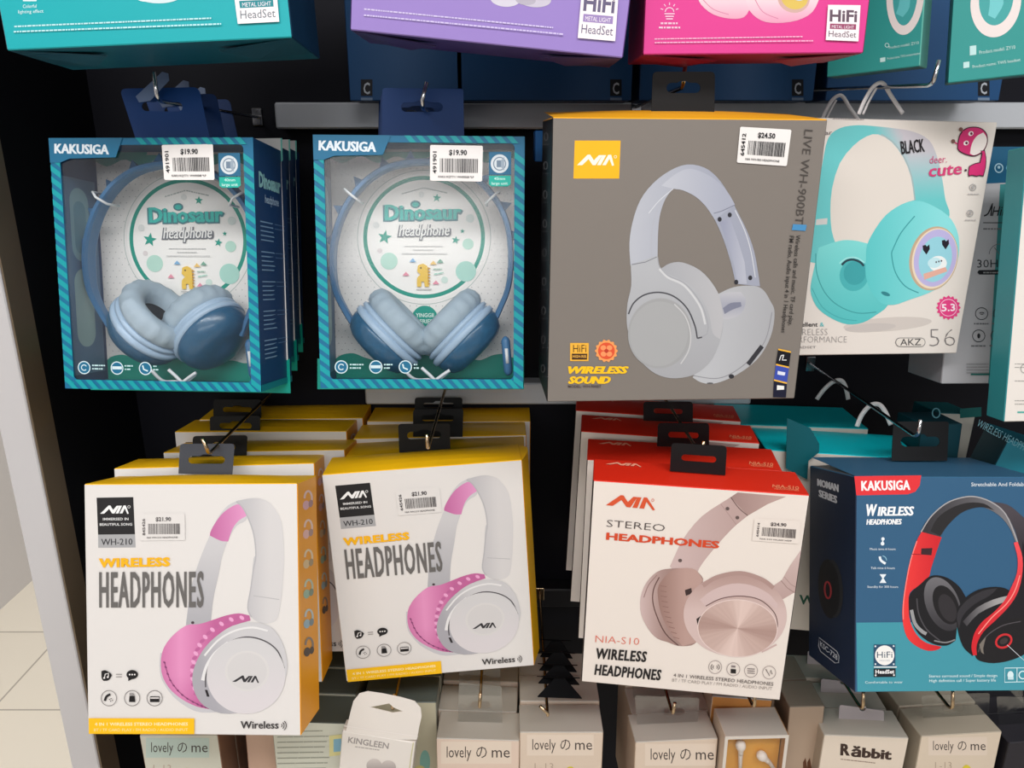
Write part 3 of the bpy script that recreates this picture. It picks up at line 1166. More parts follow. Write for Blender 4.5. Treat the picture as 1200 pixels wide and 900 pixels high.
# headband: outside of the arch, then its lining
band = A([(555, 805), (550, 700), (565, 600), (600, 500), (660, 420), (740, 360), (820, 331), (900, 345), (960, 390), (1010, 460), (1050, 540), (1100, 640), (1135, 740), (1155, 850), (1162, 900)]) + B([(1162, 262), (1048, 250)]) + A([(1048, 890), (1025, 790), (990, 680), (950, 590), (910, 530), (860, 482), (800, 452), (755, 445), (720, 490), (695, 560), (685, 640), (682, 762)])
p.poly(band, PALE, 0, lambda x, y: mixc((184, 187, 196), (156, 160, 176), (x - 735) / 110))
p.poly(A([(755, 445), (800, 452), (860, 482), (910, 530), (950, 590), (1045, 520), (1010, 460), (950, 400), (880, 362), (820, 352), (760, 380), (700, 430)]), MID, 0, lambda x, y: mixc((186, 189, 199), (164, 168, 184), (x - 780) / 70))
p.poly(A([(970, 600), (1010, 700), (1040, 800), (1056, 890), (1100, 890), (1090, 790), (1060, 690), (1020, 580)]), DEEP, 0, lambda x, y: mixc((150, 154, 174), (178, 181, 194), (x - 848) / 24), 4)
p.stroke(A([(945, 560), (985, 548), (1045, 520)]), .9, (120, 122, 138), sm=4)
p.stroke(A([(1045, 545), (1090, 640), (1120, 740), (1140, 860)]), 1.0, (206, 208, 214), sm=4)
p.stroke(A([(640, 560), (690, 500), (755, 445)]), 1.0, (206, 208, 214), sm=4)
p.stroke(A([(655, 770), (652, 700), (662, 600), (700, 500)]), 1.2, (176, 178, 188), sm=4)
for x, y in ((843.2, 257), (855, 251.8), (879, 325.5), (862.6, 330.5)):
    p.ell(x, y, 2.4, 2.8, (46, 46, 54))
# near cup
cup = B([(556, 160), (558, 260), (541, 340), (537, 420), (545, 480), (570, 560), (610, 620), (670, 670), (740, 692), (820, 686), (880, 660), (940, 600), (980, 500), (989, 420), (975, 320), (940, 250), (880, 186), (800, 150), (740, 154), (700, 178), (688, 160), (681, 118)])
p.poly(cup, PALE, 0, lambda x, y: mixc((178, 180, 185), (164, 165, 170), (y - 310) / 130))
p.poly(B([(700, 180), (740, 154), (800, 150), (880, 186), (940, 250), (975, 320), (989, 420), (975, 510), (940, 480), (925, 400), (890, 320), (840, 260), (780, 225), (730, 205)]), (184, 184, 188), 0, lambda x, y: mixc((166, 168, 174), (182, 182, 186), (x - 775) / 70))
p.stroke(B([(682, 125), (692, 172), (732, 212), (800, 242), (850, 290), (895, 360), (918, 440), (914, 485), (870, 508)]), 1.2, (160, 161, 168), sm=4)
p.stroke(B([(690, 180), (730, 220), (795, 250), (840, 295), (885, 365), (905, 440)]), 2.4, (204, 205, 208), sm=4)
p.stroke(B([(560, 160), (625, 148), (678, 124)]), 1.0, (126, 128, 136))
p.stroke(B([(545, 392), (570, 340), (620, 302), (690, 290), (760, 310), (820, 365), (856, 445), (868, 505), (890, 500)]), 1.7, (74, 74, 80), sm=5)
p.ell(*B([(692, 482)])[0], 37.2, 41.2, (160, 161, 163), 8, 48)
p.ell(*B([(688, 484)])[0], 34, 38, (166, 167, 169), 8, 48)
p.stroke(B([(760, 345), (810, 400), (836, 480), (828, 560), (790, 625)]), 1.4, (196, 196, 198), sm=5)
# badges and words
p.quad(B([(272, 527), (360, 527), (358, 612), (272, 612)]), (238, 178, 62))
p.text('HiFi', B([(286, 570)])[0], B([(348, 570)])[0], 8.5, (60, 40, 20))
p.quad(B([(280, 577), (352, 577), (351, 605), (280, 605)]), (58, 34, 22))
p.text('HIGH-RES', B([(284, 596)])[0], B([(348, 596)])[0], 3.2, (232, 176, 80), .02)
cx, cy = B([(442, 564)])[0]
p.poly([(cx + (12.6 + .9 * math.cos(14 * t)) * math.cos(t), cy + (12.6 + .9 * math.cos(14 * t)) * math.sin(t)) for t in [2 * math.pi * k / 84 for k in range(84)]], (240, 158, 92))
p.ell(cx, cy, 9.8, 9.8, (222, 84, 50))
for dx, dy in ((-3.6, -3.6), (3.6, -3.6), (-3.4, 3.6), (3.4, 3.6)):
    p.ell(cx + dx, cy + dy, 3.3, 3.0, (246, 150, 96))
p.ell(cx, cy, 2.4, 2.4, (190, 60, 40))
p.text('WIRELESS', B([(262, 669)])[0], B([(546, 669)])[0], 8.6, (252, 196, 30), .04, .3, .8)
p.text('SOUND', B([(262, 716)])[0], B([(462, 716)])[0], 8.6, (252, 196, 30), .04, .3, .8)
p.text('MODEL: WH-900BT', B([(262, 736)])[0], B([(418, 736)])[0], 3.0, (74, 62, 66), .01)
p.text('LIVE WH-900BT', (942.5, 151.5), (931, 262), 9.6, (76, 71, 68), -.005)
p.quad([(929, 262.5), (945, 263.5), (943.5, 270.5), (927.5, 269.5)], (72, 140, 190))
p.text('Wireless calls and music, TF card play,', (932.5, 275), (923.5, 381), 5.2, (52, 49, 48), .005)
p.text('FM radio, Audio input 4 in 1 Headphones', (925, 276), (915.2, 389.5), 5.2, (52, 49, 48), .005)
strip = [C8([(478, 596), (542, 610), (532, 684), (466, 670)]), C8([(467, 672), (532, 687), (522, 764), (457, 748)]), C8([(457, 750), (522, 766), (517, 838), (452, 836)])]
for q, c in zip(strip, ((20, 20, 28), (58, 78, 172), (22, 24, 48))):
    p.quad(q, c)
for q in (strip[0], strip[1], strip[2]):
    p.stroke([q[0], q[1]], 1.8, (236, 178, 60))
p.stroke(C8([(484, 652), (492, 628), (506, 624), (498, 650), (520, 650)]), 1.0, (230, 230, 230), sm=3)
p.quad(C8([(476, 704), (514, 712), (510, 728), (474, 722)]), (220, 224, 240))
p.quad(C8([(472, 776), (508, 780), (507, 798), (471, 800)]), (238, 238, 236))
p.build('front_print', g, fg.base)
p = Print(fg.plane('left'))
for k in range(9):
    y = 160 + k * 34
    p.ring(640 - k * .4, y, 2.2, 4.5, 1.0, (96, 96, 98), n=14)
    lines(p, 636, y + 10, 643, y + 10, 1.2, (70, 70, 72), k)
p.build('side_print', g, fg.base)

# ------------------------------------------------------------------ cream carton with turquoise headphones
CREAM = (226, 218, 211)
fa = Frame((0.3465, 0.022, 1.411), (-1.57, 1.09, 6.6), (0.1864, 0.07, 0.2155))
a = fa.root('headphone_carton', 'cream carton with turquoise headphones hanging by white straps', 'headphone box')
carton(fa, a, CREAM, (222, 214, 207), (214, 206, 200), (210, 202, 196), bulge=.001)
A = lambda pts: Z(930, 90, 4.444, pts)
B = lambda pts: Z(930, 270, 4.444, pts)
p = Print(fa.plane('front'))
TQ, TQ2, TQD = (106, 196, 198), (122, 212, 212), (66, 172, 176)
p.ell(1040, 380, 52, 8, (206, 197, 191), -4)
p.ell(1020, 384, 30, 5, (196, 188, 184), -4)


def tq(x, y):
    return mixc((198, 193, 201), TQ, (y - 176) / 58 + max(0, 1064 - x) / 28.0)  # lavender end paints the translucent sticker's glossy sheen into the band colour


p.poly(A([(60, 960), (90, 820), (120, 620), (150, 450), (180, 320), (240, 268), (330, 252), (430, 258), (520, 268), (620, 285), (705, 330), (748, 420), (775, 540), (790, 640), (812, 720), (760, 800), (600, 1000), (300, 1000)]), TQ, 0, tq, 7)
p.poly(A([(215, 860), (198, 800), (191, 700), (200, 580), (240, 450), (310, 360), (380, 310), (440, 300), (510, 340), (570, 420), (610, 520), (628, 642), (560, 665), (480, 720), (420, 800), (382, 876), (290, 852)]), (222, 214, 206), 2)
p.stroke(A([(455, 300), (515, 338), (575, 418), (614, 520), (632, 642)]), 1.4, (160, 176, 180), sm=4)
p.quad(A([(118, 742), (176, 736), (174, 768), (114, 772)]), (206, 204, 202))
p.poly(B([(215, 60), (280, 50), (360, 62), (420, 100), (500, 300), (490, 390), (430, 440), (360, 480), (280, 489), (200, 460), (130, 410), (96, 350), (88, 290), (110, 180), (130, 90)]), TQ, 3, lambda x, y: mixc((126, 214, 212), (84, 188, 190), (y - 285) / 95))
p.stroke(B([(115, 120), (120, 220), (160, 320), (230, 390), (330, 430), (430, 425)]), 1.0, (58, 150, 154), sm=4)
p.stroke(B([(95, 300), (150, 400), (240, 455), (330, 470)]), .8, (66, 164, 168), sm=4)
p.ell(*B([(315, 232)])[0], 17, 19, (74, 176, 180), 15)
p.ell(*B([(318, 222)])[0], 13, 14, (62, 160, 166), 15)
p.stroke(B([(250, 180), (275, 158), (310, 152), (345, 165), (365, 185)]), 2.6, (40, 66, 76), sm=4)
p.stroke(B([(238, 172), (275, 145), (325, 142), (368, 168)]), 1.6, (160, 224, 224), sm=4)
cupf = A([(382, 876), (420, 800), (480, 720), (560, 665), (632, 646), (700, 660), (800, 720), (850, 800)]) + B([(862, 100), (840, 200), (790, 280), (730, 312), (680, 335), (600, 362), (520, 388), (450, 375), (400, 312), (374, 230), (376, 150)])
p.poly(cupf, TQ, 0, lambda x, y: mixc((92, 196, 198), (140, 220, 222), (x - 1015) / 90))
p.stroke(A([(630, 725), (560, 810), (520, 890)]) + B([(510, 130), (530, 220), (580, 290), (650, 325)]), 1.2, (56, 150, 156), sm=4)
p.ell(*B([(478, 330)])[0], 5.5, 2.2, (50, 130, 138), 20)
m = B([(728, 146)])[0]
p.ell(m[0], m[1], 28, 38, (196, 168, 140), 14, 48)
p.ell(m[0] + 1.2, m[1], 26, 36, (232, 214, 190), 14, 48)
p.ell(m[0] + 2, m[1] - .5, 24.6, 34, (186, 178, 222), 14, 48)
p.ell(m[0] + 2, m[1] + 1, 19, 27, (150, 208, 222), 14, 40)
p.ell(m[0] + 5, m[1] + 6, 10.5, 9, (236, 240, 240), -10)
p.ell(m[0] + 1, m[1] + 5, 8, 6, (196, 228, 236), -10)
p.poly([(m[0] - 12, m[1] + 18), (m[0] + 14, m[1] + 10), (m[0] + 16, m[1] + 15), (m[0] - 11, m[1] + 25)], (226, 172, 156))
for x, y in ((-8.5, -11), (14, -17)):
    p.poly([(m[0] + x - 4.5, m[1] + y - 4), (m[0] + x - 1, m[1] + y - 5), (m[0] + x + .5, m[1] + y - 3), (m[0] + x + 3.5, m[1] + y - 5.5), (m[0] + x + 4, m[1] + y), (m[0] + x, m[1] + y + 6.5), (m[0] + x - 4, m[1] + y + 1)], (36, 30, 40))
for x in (3, 6, 9):
    p.ell(m[0] + x, m[1] + 5 - x * .25, .9, 1.1, (70, 60, 70))
# badge, numbers, words
cx, cy = B([(805, 402)])[0]
p.poly([(cx + (13.2 + 1.1 * math.cos(16 * t)) * math.cos(t), cy + (13.2 + 1.1 * math.cos(16 * t)) * math.sin(t)) for t in [2 * math.pi * k / 96 for k in range(96)]], (226, 66, 132))
p.ring(cx, cy, 9.8, 9.8, .8, (246, 200, 220))
p.text('5.3', (cx - 8, cy + 4.2), (cx + 8, cy + 3.6), 8.6, (250, 232, 240), .02)
px, py = B([(607, 582)])[0]
p.poly([(px + x, py + z) for x, z in rrect(-17.5, -5.4, 17.5, 5.4, 5.2)], (104, 102, 104))
p.poly([(px + x, py + z) for x, z in rrect(-16.8, -4.7, 16.8, 4.7, 4.6)], (222, 214, 206))
p.text('AKZ', (px - 12, py + 3.7), (px + 12.5, py + 3.4), 7.6, (66, 64, 66), .005)
p.text('56', (1089, 406.2), (1119, 405.6), 19.5, (120, 116, 116), -.028)
p.text('Excellent', (927, 382.6), (958, 382.4), 5, (70, 68, 70), .015)
p.text('&', (960.5, 382.4), (965.5, 382.4), 4.6, (90, 190, 196))
p.text('WIRELESS', (926, 392.8), (969.5, 392.5), 7, (150, 146, 146), -.02)
p.text('PERFORMANCE', (926, 401.6), (992, 401.2), 7, (150, 146, 146), -.02)
p.text('HEADSET', (927, 408), (956, 408), 2.6, (140, 136, 136), 0)
p.text('ear', (962, 158.5), (975, 157.5), 5, (110, 104, 104))
lines(p, 976, 139.5, 1012, 140.5, 1.0, (176, 168, 166), 4)
p.text('BLACK', (1056, 180.6), (1083.5, 177.4), 15.2, (34, 30, 34), .01, 0, .4)
p.text('deer.', (1089, 191.6), (1109, 190.4), 8.5, (206, 76, 126), -.005, .15)
p.text('cute', (1088, 207), (1127, 203.6), 14, (208, 62, 118), .01, .2, .6)
p.ell(1131, 199.5, 1.4, 1.4, (60, 30, 50))
K, K2 = (206, 48, 112), (236, 226, 222)
hd = A([(850, 360), (862, 300), (900, 265), (960, 262), (1000, 290), (1008, 340), (985, 390), (940, 415), (890, 405), (855, 385)])
p.poly(hd, (70, 28, 48), 4)
p.poly(A([(854, 358), (866, 304), (902, 270), (958, 267), (995, 293), (1003, 340), (981, 386), (938, 409), (892, 400), (859, 381)]), K, 4)
p.poly(A([(915, 400), (925, 350), (950, 310), (985, 290), (1002, 318), (1000, 350), (980, 386), (940, 408)]), K2, 4)
for x, y in ((895, 345), (920, 296)):
    q = A([(x, y)])[0]
    p.ell(q[0], q[1], 3.2, 2.6, (240, 232, 232), -30)
    p.ell(q[0] + .5, q[1], 1.5, 1.7, (110, 20, 60))
for x, y, x2, y2 in ((850, 350, 828, 336), (885, 290, 868, 274)):
    s_, e_ = A([(x, y), (x2, y2)])
    p.stroke([s_, e_], 1.4, K)
    p.ell(e_[0], e_[1], 2.4, 2.4, (120, 84, 76))
p.poly(A([(905, 500), (910, 465), (940, 450), (965, 445), (975, 400), (968, 385), (992, 382), (1000, 420), (998, 470), (985, 520), (965, 516), (950, 520), (925, 515), (908, 520)]), (70, 28, 48), 2)
p.poly(A([(908, 500), (914, 468), (942, 454), (969, 449), (980, 402), (974, 388), (990, 386), (996, 420), (994, 470), (982, 515), (965, 511), (950, 515), (925, 510), (912, 515)]), K, 2)
for x, y in ((930, 575), (915, 710)):
    q = A([(x, y)])[0]
    p.ring(q[0], q[1], 3.6, 3.6, 1.0, (172, 168, 168), n=12)
    p.quad([(q[0] - 1.5, q[1] - 1.5), (q[0] + 1.5, q[1] - 1.5), (q[0] + 1.5, q[1] + 1.5), (q[0] - 1.5, q[1] + 1.5)], (172, 168, 168))
    lines(p, q[0] - 6, q[1] + 8.5, q[0] + 7, q[1] + 8.5, 1.0, (186, 180, 180), 3)
p.build('front_print', a, fa.base)


def strap(fr, parent, pts, yl, m, wd=.0035):
    """flat plastic carrying strap looped over a hook"""
    c = [fr.L(p_[:2], p_[2] if len(p_) > 2 else yl) for p_ in pts]
    cc = []
    for i in range(len(c) - 1):
        g0, g1, g2, g3 = c[max(i - 1, 0)], c[i], c[i + 1], c[min(i + 2, len(c) - 1)]
        for k in range(6):
            t = k / 6
            cc.append(0.5 * (2 * g1 + (g2 - g0) * t + (2 * g0 - 5 * g1 + 4 * g2 - g3) * t * t + (3 * g1 - g0 - 3 * g2 + g3) * t ** 3))
    cc.append(c[-1])
    mb = Mesh()
    v, f = [], []
    for i, q in enumerate(cc):
        t = (cc[min(i + 1, len(cc) - 1)] - cc[max(i - 1, 0)]).normalized()
        side = Vector((t.z, 0, -t.x)).normalized()
        dp = Vector((0, 1, 0))
        for a_, b_ in ((-wd / 2, -.0006), (wd / 2, -.0006), (wd / 2, .0006), (-wd / 2, .0006)):
            v.append(q + side * a_ + dp * b_)
    n = len(cc)
    for i in range(n - 1):
        for k in range(4):
            f.append((i * 4 + k, i * 4 + (k + 1) % 4, (i + 1) * 4 + (k + 1) % 4, (i + 1) * 4 + k))
    f += [(3, 2, 1, 0), tuple((n - 1) * 4 + k for k in range(4))]
    mb.add(v, f, m)
    return mb.build('strap', parent, True, fr.base)


WS = mat('white_strap', (226, 222, 222), 0.4)
strap(fa, a, [(1006, 134, .03), (1013, 118, .03), (1022, 103, .03), (1031, 97, .03), (1037, 100, .03), (1044, 112, .03), (1058, 133, .03)], .03, WS)
strap(fa, a, [(1011, 134, .033), (1019, 117, .033), (1027, 103, .033)], .033, WS, .002)
a2 = copy_tree(a)
a2.matrix_world = Matrix.Translation((0.0, 0.09, -0.006)) @ fa.M @ Matrix.Translation(fa.base)
a2['label'] = 'cream carton hidden behind the turquoise headphone one, only straps showing'

# ------------------------------------------------------------------ pink headphone cartons
WHITE = (222, 218, 215)
YEL, ORA = (252, 192, 18), (240, 160, 12)
WHW, WHD, WHH = 0.2066, 0.058, 0.2388
f1 = Frame((-0.3034, -0.0698, 1.0773), (-16.92, -1.41, -2.44), (WHW, WHD, WHH))
PINKS = 'white and yellow pink headphone cartons'
r1 = f1.root('headphone_carton', 'white carton with pink headphones at the front of the left stack', 'headphone box', PINKS)
carton(f1, r1, WHITE, YEL, (236, 232, 228), ORA, bulge=.004)
A = lambda pts: Z(80, 450, 4, pts)
B = lambda pts: Z(90, 640, 4, pts)
p = Print(f1.plane('front'))
p.quad(A([(133, 533), (305, 530), (313, 704), (140, 706)]), (33, 32, 34))
p.quad(A([(140, 706), (313, 704), (316, 766), (141, 768)]), (166, 166, 168))
nia_logo(p, A([(158, 570), (282, 568), (284, 606), (150, 608)]), (236, 236, 236))
p.text('IMMERSED IN', A([(163, 639)])[0], A([(283, 638)])[0], 3.0, (220, 220, 220), .02)
p.text('BEAUTIFUL SONG', A([(148, 664)])[0], A([(300, 663)])[0], 3.0, (220, 220, 220), .02)
p.text('WH-210', A([(155, 755)])[0], A([(302, 753)])[0], 7.2, (54, 54, 58), 0, 0, .3)
# band
LG, LG2 = (206, 203, 204), (190, 188, 191)
p.poly([(228.7, 672), (237.5, 647), (247, 625), (255, 607), (267, 592.5), (280, 586), (291, 600), (288, 610), (277.5, 616), (268.7, 630), (261, 650), (256.5, 672), (250, 702), (247, 731), (218, 732.5), (222.5, 697)], LG2, 0, lambda x, y: mixc((200, 198, 200), (172, 171, 176), (y - 640) / 90))
p.poly([(247, 622.5), (252.5, 612.5), (262.5, 600), (277.5, 591), (286, 594), (290, 604), (280, 610), (272.5, 620), (267.5, 634.5), (258.7, 633.7), (246, 627.5)], (218, 132, 184), 0, lambda x, y: mixc((190, 104, 156), (220, 148, 192), (x - 246) / 40), 4)
p.poly([(277, 587), (295, 583.7), (308, 585), (319, 592), (330, 612), (333, 650), (332, 675), (330, 699), (326, 722.5), (319, 729.5), (305, 729.8), (294, 722.5), (290.5, 712.5), (294, 690), (297.2, 655), (300, 650), (297, 625), (290, 606), (283, 593)], LG, 0, lambda x, y: mixc((188, 186, 189), (209, 206, 206), (x - 288) / 26))
p.stroke([(277, 588), (284, 594), (291, 607), (297.5, 626), (300, 650), (297, 668), (294, 690), (290.5, 712), (295, 723)], 1.5, (178, 176, 180), sm=4)
p.stroke([(297, 698), (327.5, 702.5)], .9, (178, 176, 178))
p.stroke([(311, 708), (311, 715)], .8, (206, 204, 205))
p.stroke([(219, 711), (249, 714)], .6, (180, 179, 182))
p.ell(226, 729.5, 1.9, 1.6, (70, 56, 62))
# rear rim, cushion, housing, disc
p.poly([(187, 780), (188.7, 793), (193, 802), (203, 816), (220, 829), (236, 834.8), (258, 834), (262, 826), (215, 800), (200, 770), (188, 765)], (196, 194, 198), 2)
cush = [(218, 733), (233.7, 731.2), (250, 726.2), (265, 721.2), (280, 718.7), (292.5, 721.2), (293.7, 727), (275, 733), (255, 748), (238, 768), (230, 788), (229, 804), (235, 822), (246, 831), (230, 827.5), (212.5, 818.7), (197.5, 805), (189.5, 787.5), (190, 765), (200, 747.5)]
p.poly(cush, (222, 140, 188), 3, lambda x, y: mixc((224, 146, 190), (190, 98, 150), abs(x - 212) / 40 + max(0, y - 790) / 80), 5)
ec = smooth_loop([(292, 722.5), (270, 725), (248, 737), (233, 755), (226, 775), (225, 795), (230, 815)], 4, False)
for i, q in enumerate(ec[1:-1]):
    p.ell(q[0] + 1.2, q[1] + .8, 3.4, 2.2, (230, 164, 204) if i % 2 else (186, 98, 150), 40 if i % 2 else -30, 8)
p.stroke(smooth_loop([(193, 776), (200, 797), (214, 814), (232, 825), (244, 829)], 5, False), 1.0, (150, 74, 122))
for i, q in enumerate(smooth_loop([(193, 776), (200, 797), (214, 814), (232, 825), (244, 829)], 3, False)):
    p.ell(q[0], q[1], 1.7, 1.0, (130, 66, 110), 40, 8)
p.poly([(226, 800), (228, 782), (238, 762), (253, 746), (273, 733), (295, 729), (315, 733), (327, 745), (335, 765), (336, 790), (318, 825), (270, 836), (245, 830), (232, 818)], (206, 204, 207), 3, lambda x, y: mixc((166, 164, 171), (200, 198, 200), (x - 226) / 55 + (760 - y) / 140))
p.stroke([(240, 768), (256, 750), (275, 739), (296, 735), (314, 739)], 2.2, (226, 224, 224), sm=4)
p.stroke([(238, 797), (243, 780), (253, 765), (268, 753)], 4.2, (226, 224, 225), sm=4)
p.stroke([(241.5, 805), (242, 790), (250, 770), (266, 754), (288, 746.2), (310, 750.5), (326, 763), (333.5, 783)], 1.6, (84, 80, 84), sm=5)
p.poly([(240.5, 808), (243.5, 808), (246, 816), (243, 816)], (40, 36, 40), 2)
p.ell(288.7, 791.5, 46, 44.6, (228, 225, 225), 0, 60, lambda x, y: mixc((206, 204, 205), (214, 208, 211), (y - 760) / 60))
p.ell(290, 786, 26, 24, (212, 209, 208))
p.ell(290, 786, 23, 21.5, (207, 204, 204))
nia_logo(p, [(278, 791), (303, 791.5), (304, 799.5), (272.5, 798.5)], (50, 48, 52), False)
p.text('WIRELESS', (116.3, 664.2), (200, 662.8), 10.6, (243, 180, 20), .045, 0, .6, None, 1.1)
p.text('HEADPHONES', (116.8, 711), (239.3, 710.6), 41.5, (104, 101, 99), .012, 0, .9, None, 1.16)
# icons
p.poly([(119.5, 786), (124, 785), (130, 788.5), (131.8, 791), (128, 796.5), (122, 797.5), (119.8, 794)], (30, 28, 30), 4)
p.stroke([(123, 794), (124, 789.5), (128, 788.5), (127.5, 793)], 1.0, (230, 226, 224))
p.ell(122.8, 794, 1.2, 1, (230, 226, 224))
p.ell(127, 793, 1.2, 1, (230, 226, 224))
p.stroke([(136.5, 789.7), (143.5, 789.7)], .8, (140, 136, 136))
p.stroke([(136.5, 792.6), (143.5, 792.6)], .8, (140, 136, 136))
p.ell(155.6, 790, 6.7, 5.3, (28, 26, 28))
p.poly([(151, 793), (156, 795), (151, 797.5)], (28, 26, 28))
for x in (-3, 0, 3):
    p.ell(155.6 + x, 790, 1, 1, (236, 232, 230), 0, 8)
for x in (128.3, 155.5, 181.8):
    p.ring(x, 817.6, 9, 9, .7, (128, 124, 124))
p.stroke([(123.6, 820.8), (125.5, 815.6), (130, 813)], 2.6, (32, 30, 32), sm=3)
for q in ((129, 819), (131, 818), (132.5, 820), (130.5, 821)):
    p.ell(*q, .7, .7, (80, 76, 78), 0, 6)
p.quad([(152.5, 815), (158.5, 815), (159.3, 822), (152, 822)], (26, 24, 26))
p.quad([(152.5, 811.5), (157, 811.5), (158.5, 814.4), (152.5, 814.4)], (150, 146, 146))
p.poly([(176.5, 815.5), (187.5, 815.5), (187.5, 822), (176.5, 822)], (26, 24, 26))
p.quad([(177, 816.5), (187, 816.5), (187, 818.2), (177, 818.2)], (216, 210, 208))
p.quad([(104.8, 841), (228.4, 841.2), (228.4, 859.7), (105, 859.3)], (246, 190, 20))
p.text('4 IN 1 WIRELESS STEREO HEADPHONES', (112, 849.6), (221, 849.4), 3.6, (250, 232, 176), .025)
p.text('BT / TF CARD PLAY / FM RADIO / AUDIO INPUT', (111, 856.3), (221, 856), 3.2, (250, 226, 160), .0)
p.text('Wireless', (282.5, 853), (327, 853), 8.6, (52, 48, 50), .005, 0, .4)
for i, r in enumerate((2.5, 5, 7.5)):
    p.ring(328.5, 849.5, r, r * .95, .9, (60, 56, 58), a0=-48, a1=48, n=8)
ART = p.build('front_print', r1, f1.base)
p = Print(f1.plane('right'))
for i, (y, c) in enumerate(((587, (226, 176, 186)), (621, (232, 186, 180)), (656, (222, 196, 150)), (691, (150, 186, 160)), (726, (150, 186, 200)), (759, (56, 44, 36)))):
    p.ring(361 + i * .2, y - 3, 4.3, 8.5, 2.4, mixc(c, (236, 226, 210), .45), a0=180, a1=385, n=14)
    p.ell(358.5 + i * .2, y + 5, 3.8, 5.5, c, 10, 14)
    p.ell(364 + i * .2, y + 3, 2.6, 4.6, mixc(c, (40, 30, 20), .3), 10, 12)
SIDEART = p.build('side_print', r1, f1.base)
hang_tab(f1, r1, [(211, 520), (275, 520), (272, 557), (209, 555)], euro(242, 539, 43, 9), WHD - .002, mat('grey_tab_plastic', (62, 66, 76), 0.5))
price_sticker(f1, r1, [(164, 602), (217, 601.5), (217.5, 633), (164.5, 633.5)], '$21.90', '845426', 'NIA WH-210 HEADPHONE', False, (96, 92, 92), seed=11, ground=WHITE)


def pink_carton(loc, rot, label, tab=None, slot=None, tabm=BLACKP):
    fr = Frame(loc, rot, (WHW, WHD, WHH))
    rt = fr.root('headphone_carton', label, 'headphone box', PINKS)
    for ch in r1.children:
        nm = ch.name.split('.')[0]
        if nm in ('carton', 'front_print', 'side_print'):
            copy_tree(ch, rt)
    if tab:
        hang_tab(fr, rt, tab, slot, WHD - .002, tabm)
    return fr, rt


f2, r2 = pink_carton((-0.0853, 0.0207, 1.0607), (-5.28, -3.16, 3.44), 'white carton with pink headphones, tilted, at the front of the second stack',
                     [(466.5, 497), (527, 496), (528, 533), (468, 535)], euro(497, 510, 40, 9, -2))
price_sticker(f2, r2, [(463, 574), (515, 570), (518, 600), (467, 604)], '$21.90', '645426', 'NIA WH-210 HEADPHONE', False, (70, 66, 68), seed=11, ground=WHITE)
mb = Mesh()
w_, d_, h_ = f2.w / 2, f2.d, f2.h / 2
ring_ = [(w_, .001), (w_ + .0085, d_ * .55), (w_ + .0085, d_ * .8), (w_, d_ - .001)]
n_ = len(ring_)
vv = [(x, y, z) for z in (-h_ + .001, h_ - .001) for x, y in ring_]
mb.add(vv, [(i, i + 1, n_ + i + 1, n_ + i) for i in range(n_ - 1)] + [list(range(n_))[::-1], list(range(n_, 2 * n_)), (0, n_, 2 * n_ - 1, n_ - 1)], card(YEL))
mb.build('bulging_side_panel', r2, False, f2.base)
st = [((-0.3095, 0.0150, 1.0600), (-13.3, -0.4, 3.0), 'second pink headphone carton of the left stack, partly open at its top left', [(226, 511), (290, 510), (288, 546), (224, 546)], euro(256, 524, 40, 8)),
      ((-0.2880, 0.0800, 1.0510), (-10.3, -1.6, -1.5), 'third pink headphone carton of the left stack, with a black hang tab', [(246, 488), (305, 487), (304, 520), (246, 520)], euro(276, 499, 38, 7)),
      ((-0.2990, 0.1440, 1.0520), (-6.0, -0.6, -1.0), 'fourth pink headphone carton of the left stack, mostly hidden', [(250, 468), (306, 468), (306, 496), (250, 496)], euro(278, 480, 34, 6)),
      ((-0.2900, 0.2060, 1.0480), (-2.0, -0.6, 0.0), 'rearmost pink headphone carton of the left stack', None, None),
      ((-0.0849, 0.0870, 1.0480), (-6.49, -2.4, -0.4), 'second pink headphone carton of the second stack, behind the tilted one', [(484, 480), (543, 479), (542, 512), (484, 512)], euro(513, 490, 38, 7)),
      ((-0.0840, 0.1480, 1.0450), (-4.0, -1.0, 0.8), 'third pink headphone carton of the second stack', [(486, 466), (542, 466), (541, 492), (486, 492)], euro(514, 475, 36, 6)),
      ((-0.0800, 0.2080, 1.0440), (-2.0, 0.0, 0.0), 'rearmost pink headphone carton of the second stack', None, None)]
for loc, rot, lab, tb, sl in st:
    pink_carton(loc, rot, lab, tb, sl)

# ------------------------------------------------------------------ red topped cartons
ROSE, ROSE2, ROSE3 = (200, 172, 168), (176, 146, 140), (150, 120, 114)
RW, RD, RH = 0.1951, 0.055, 0.2191
REDS = 'cream cartons with red tops'
fr1 = Frame((0.1695, -0.06, 1.0883), (-1.62, 1.34, -6.46), (RW, RD, RH))
q1 = fr1.root('headphone_carton', 'front cream carton with red top and rose headphones', 'headphone box', REDS)
carton(fr1, q1, (230, 220, 212), (222, 46, 26), (40, 32, 32), (40, 34, 34), bulge=.0008)
A = lambda pts: Z(650, 460, 4, pts)
B = lambda pts: Z(660, 620, 4, pts)
p = Print(fr1.plane('front'))
RO = (214, 84, 48)
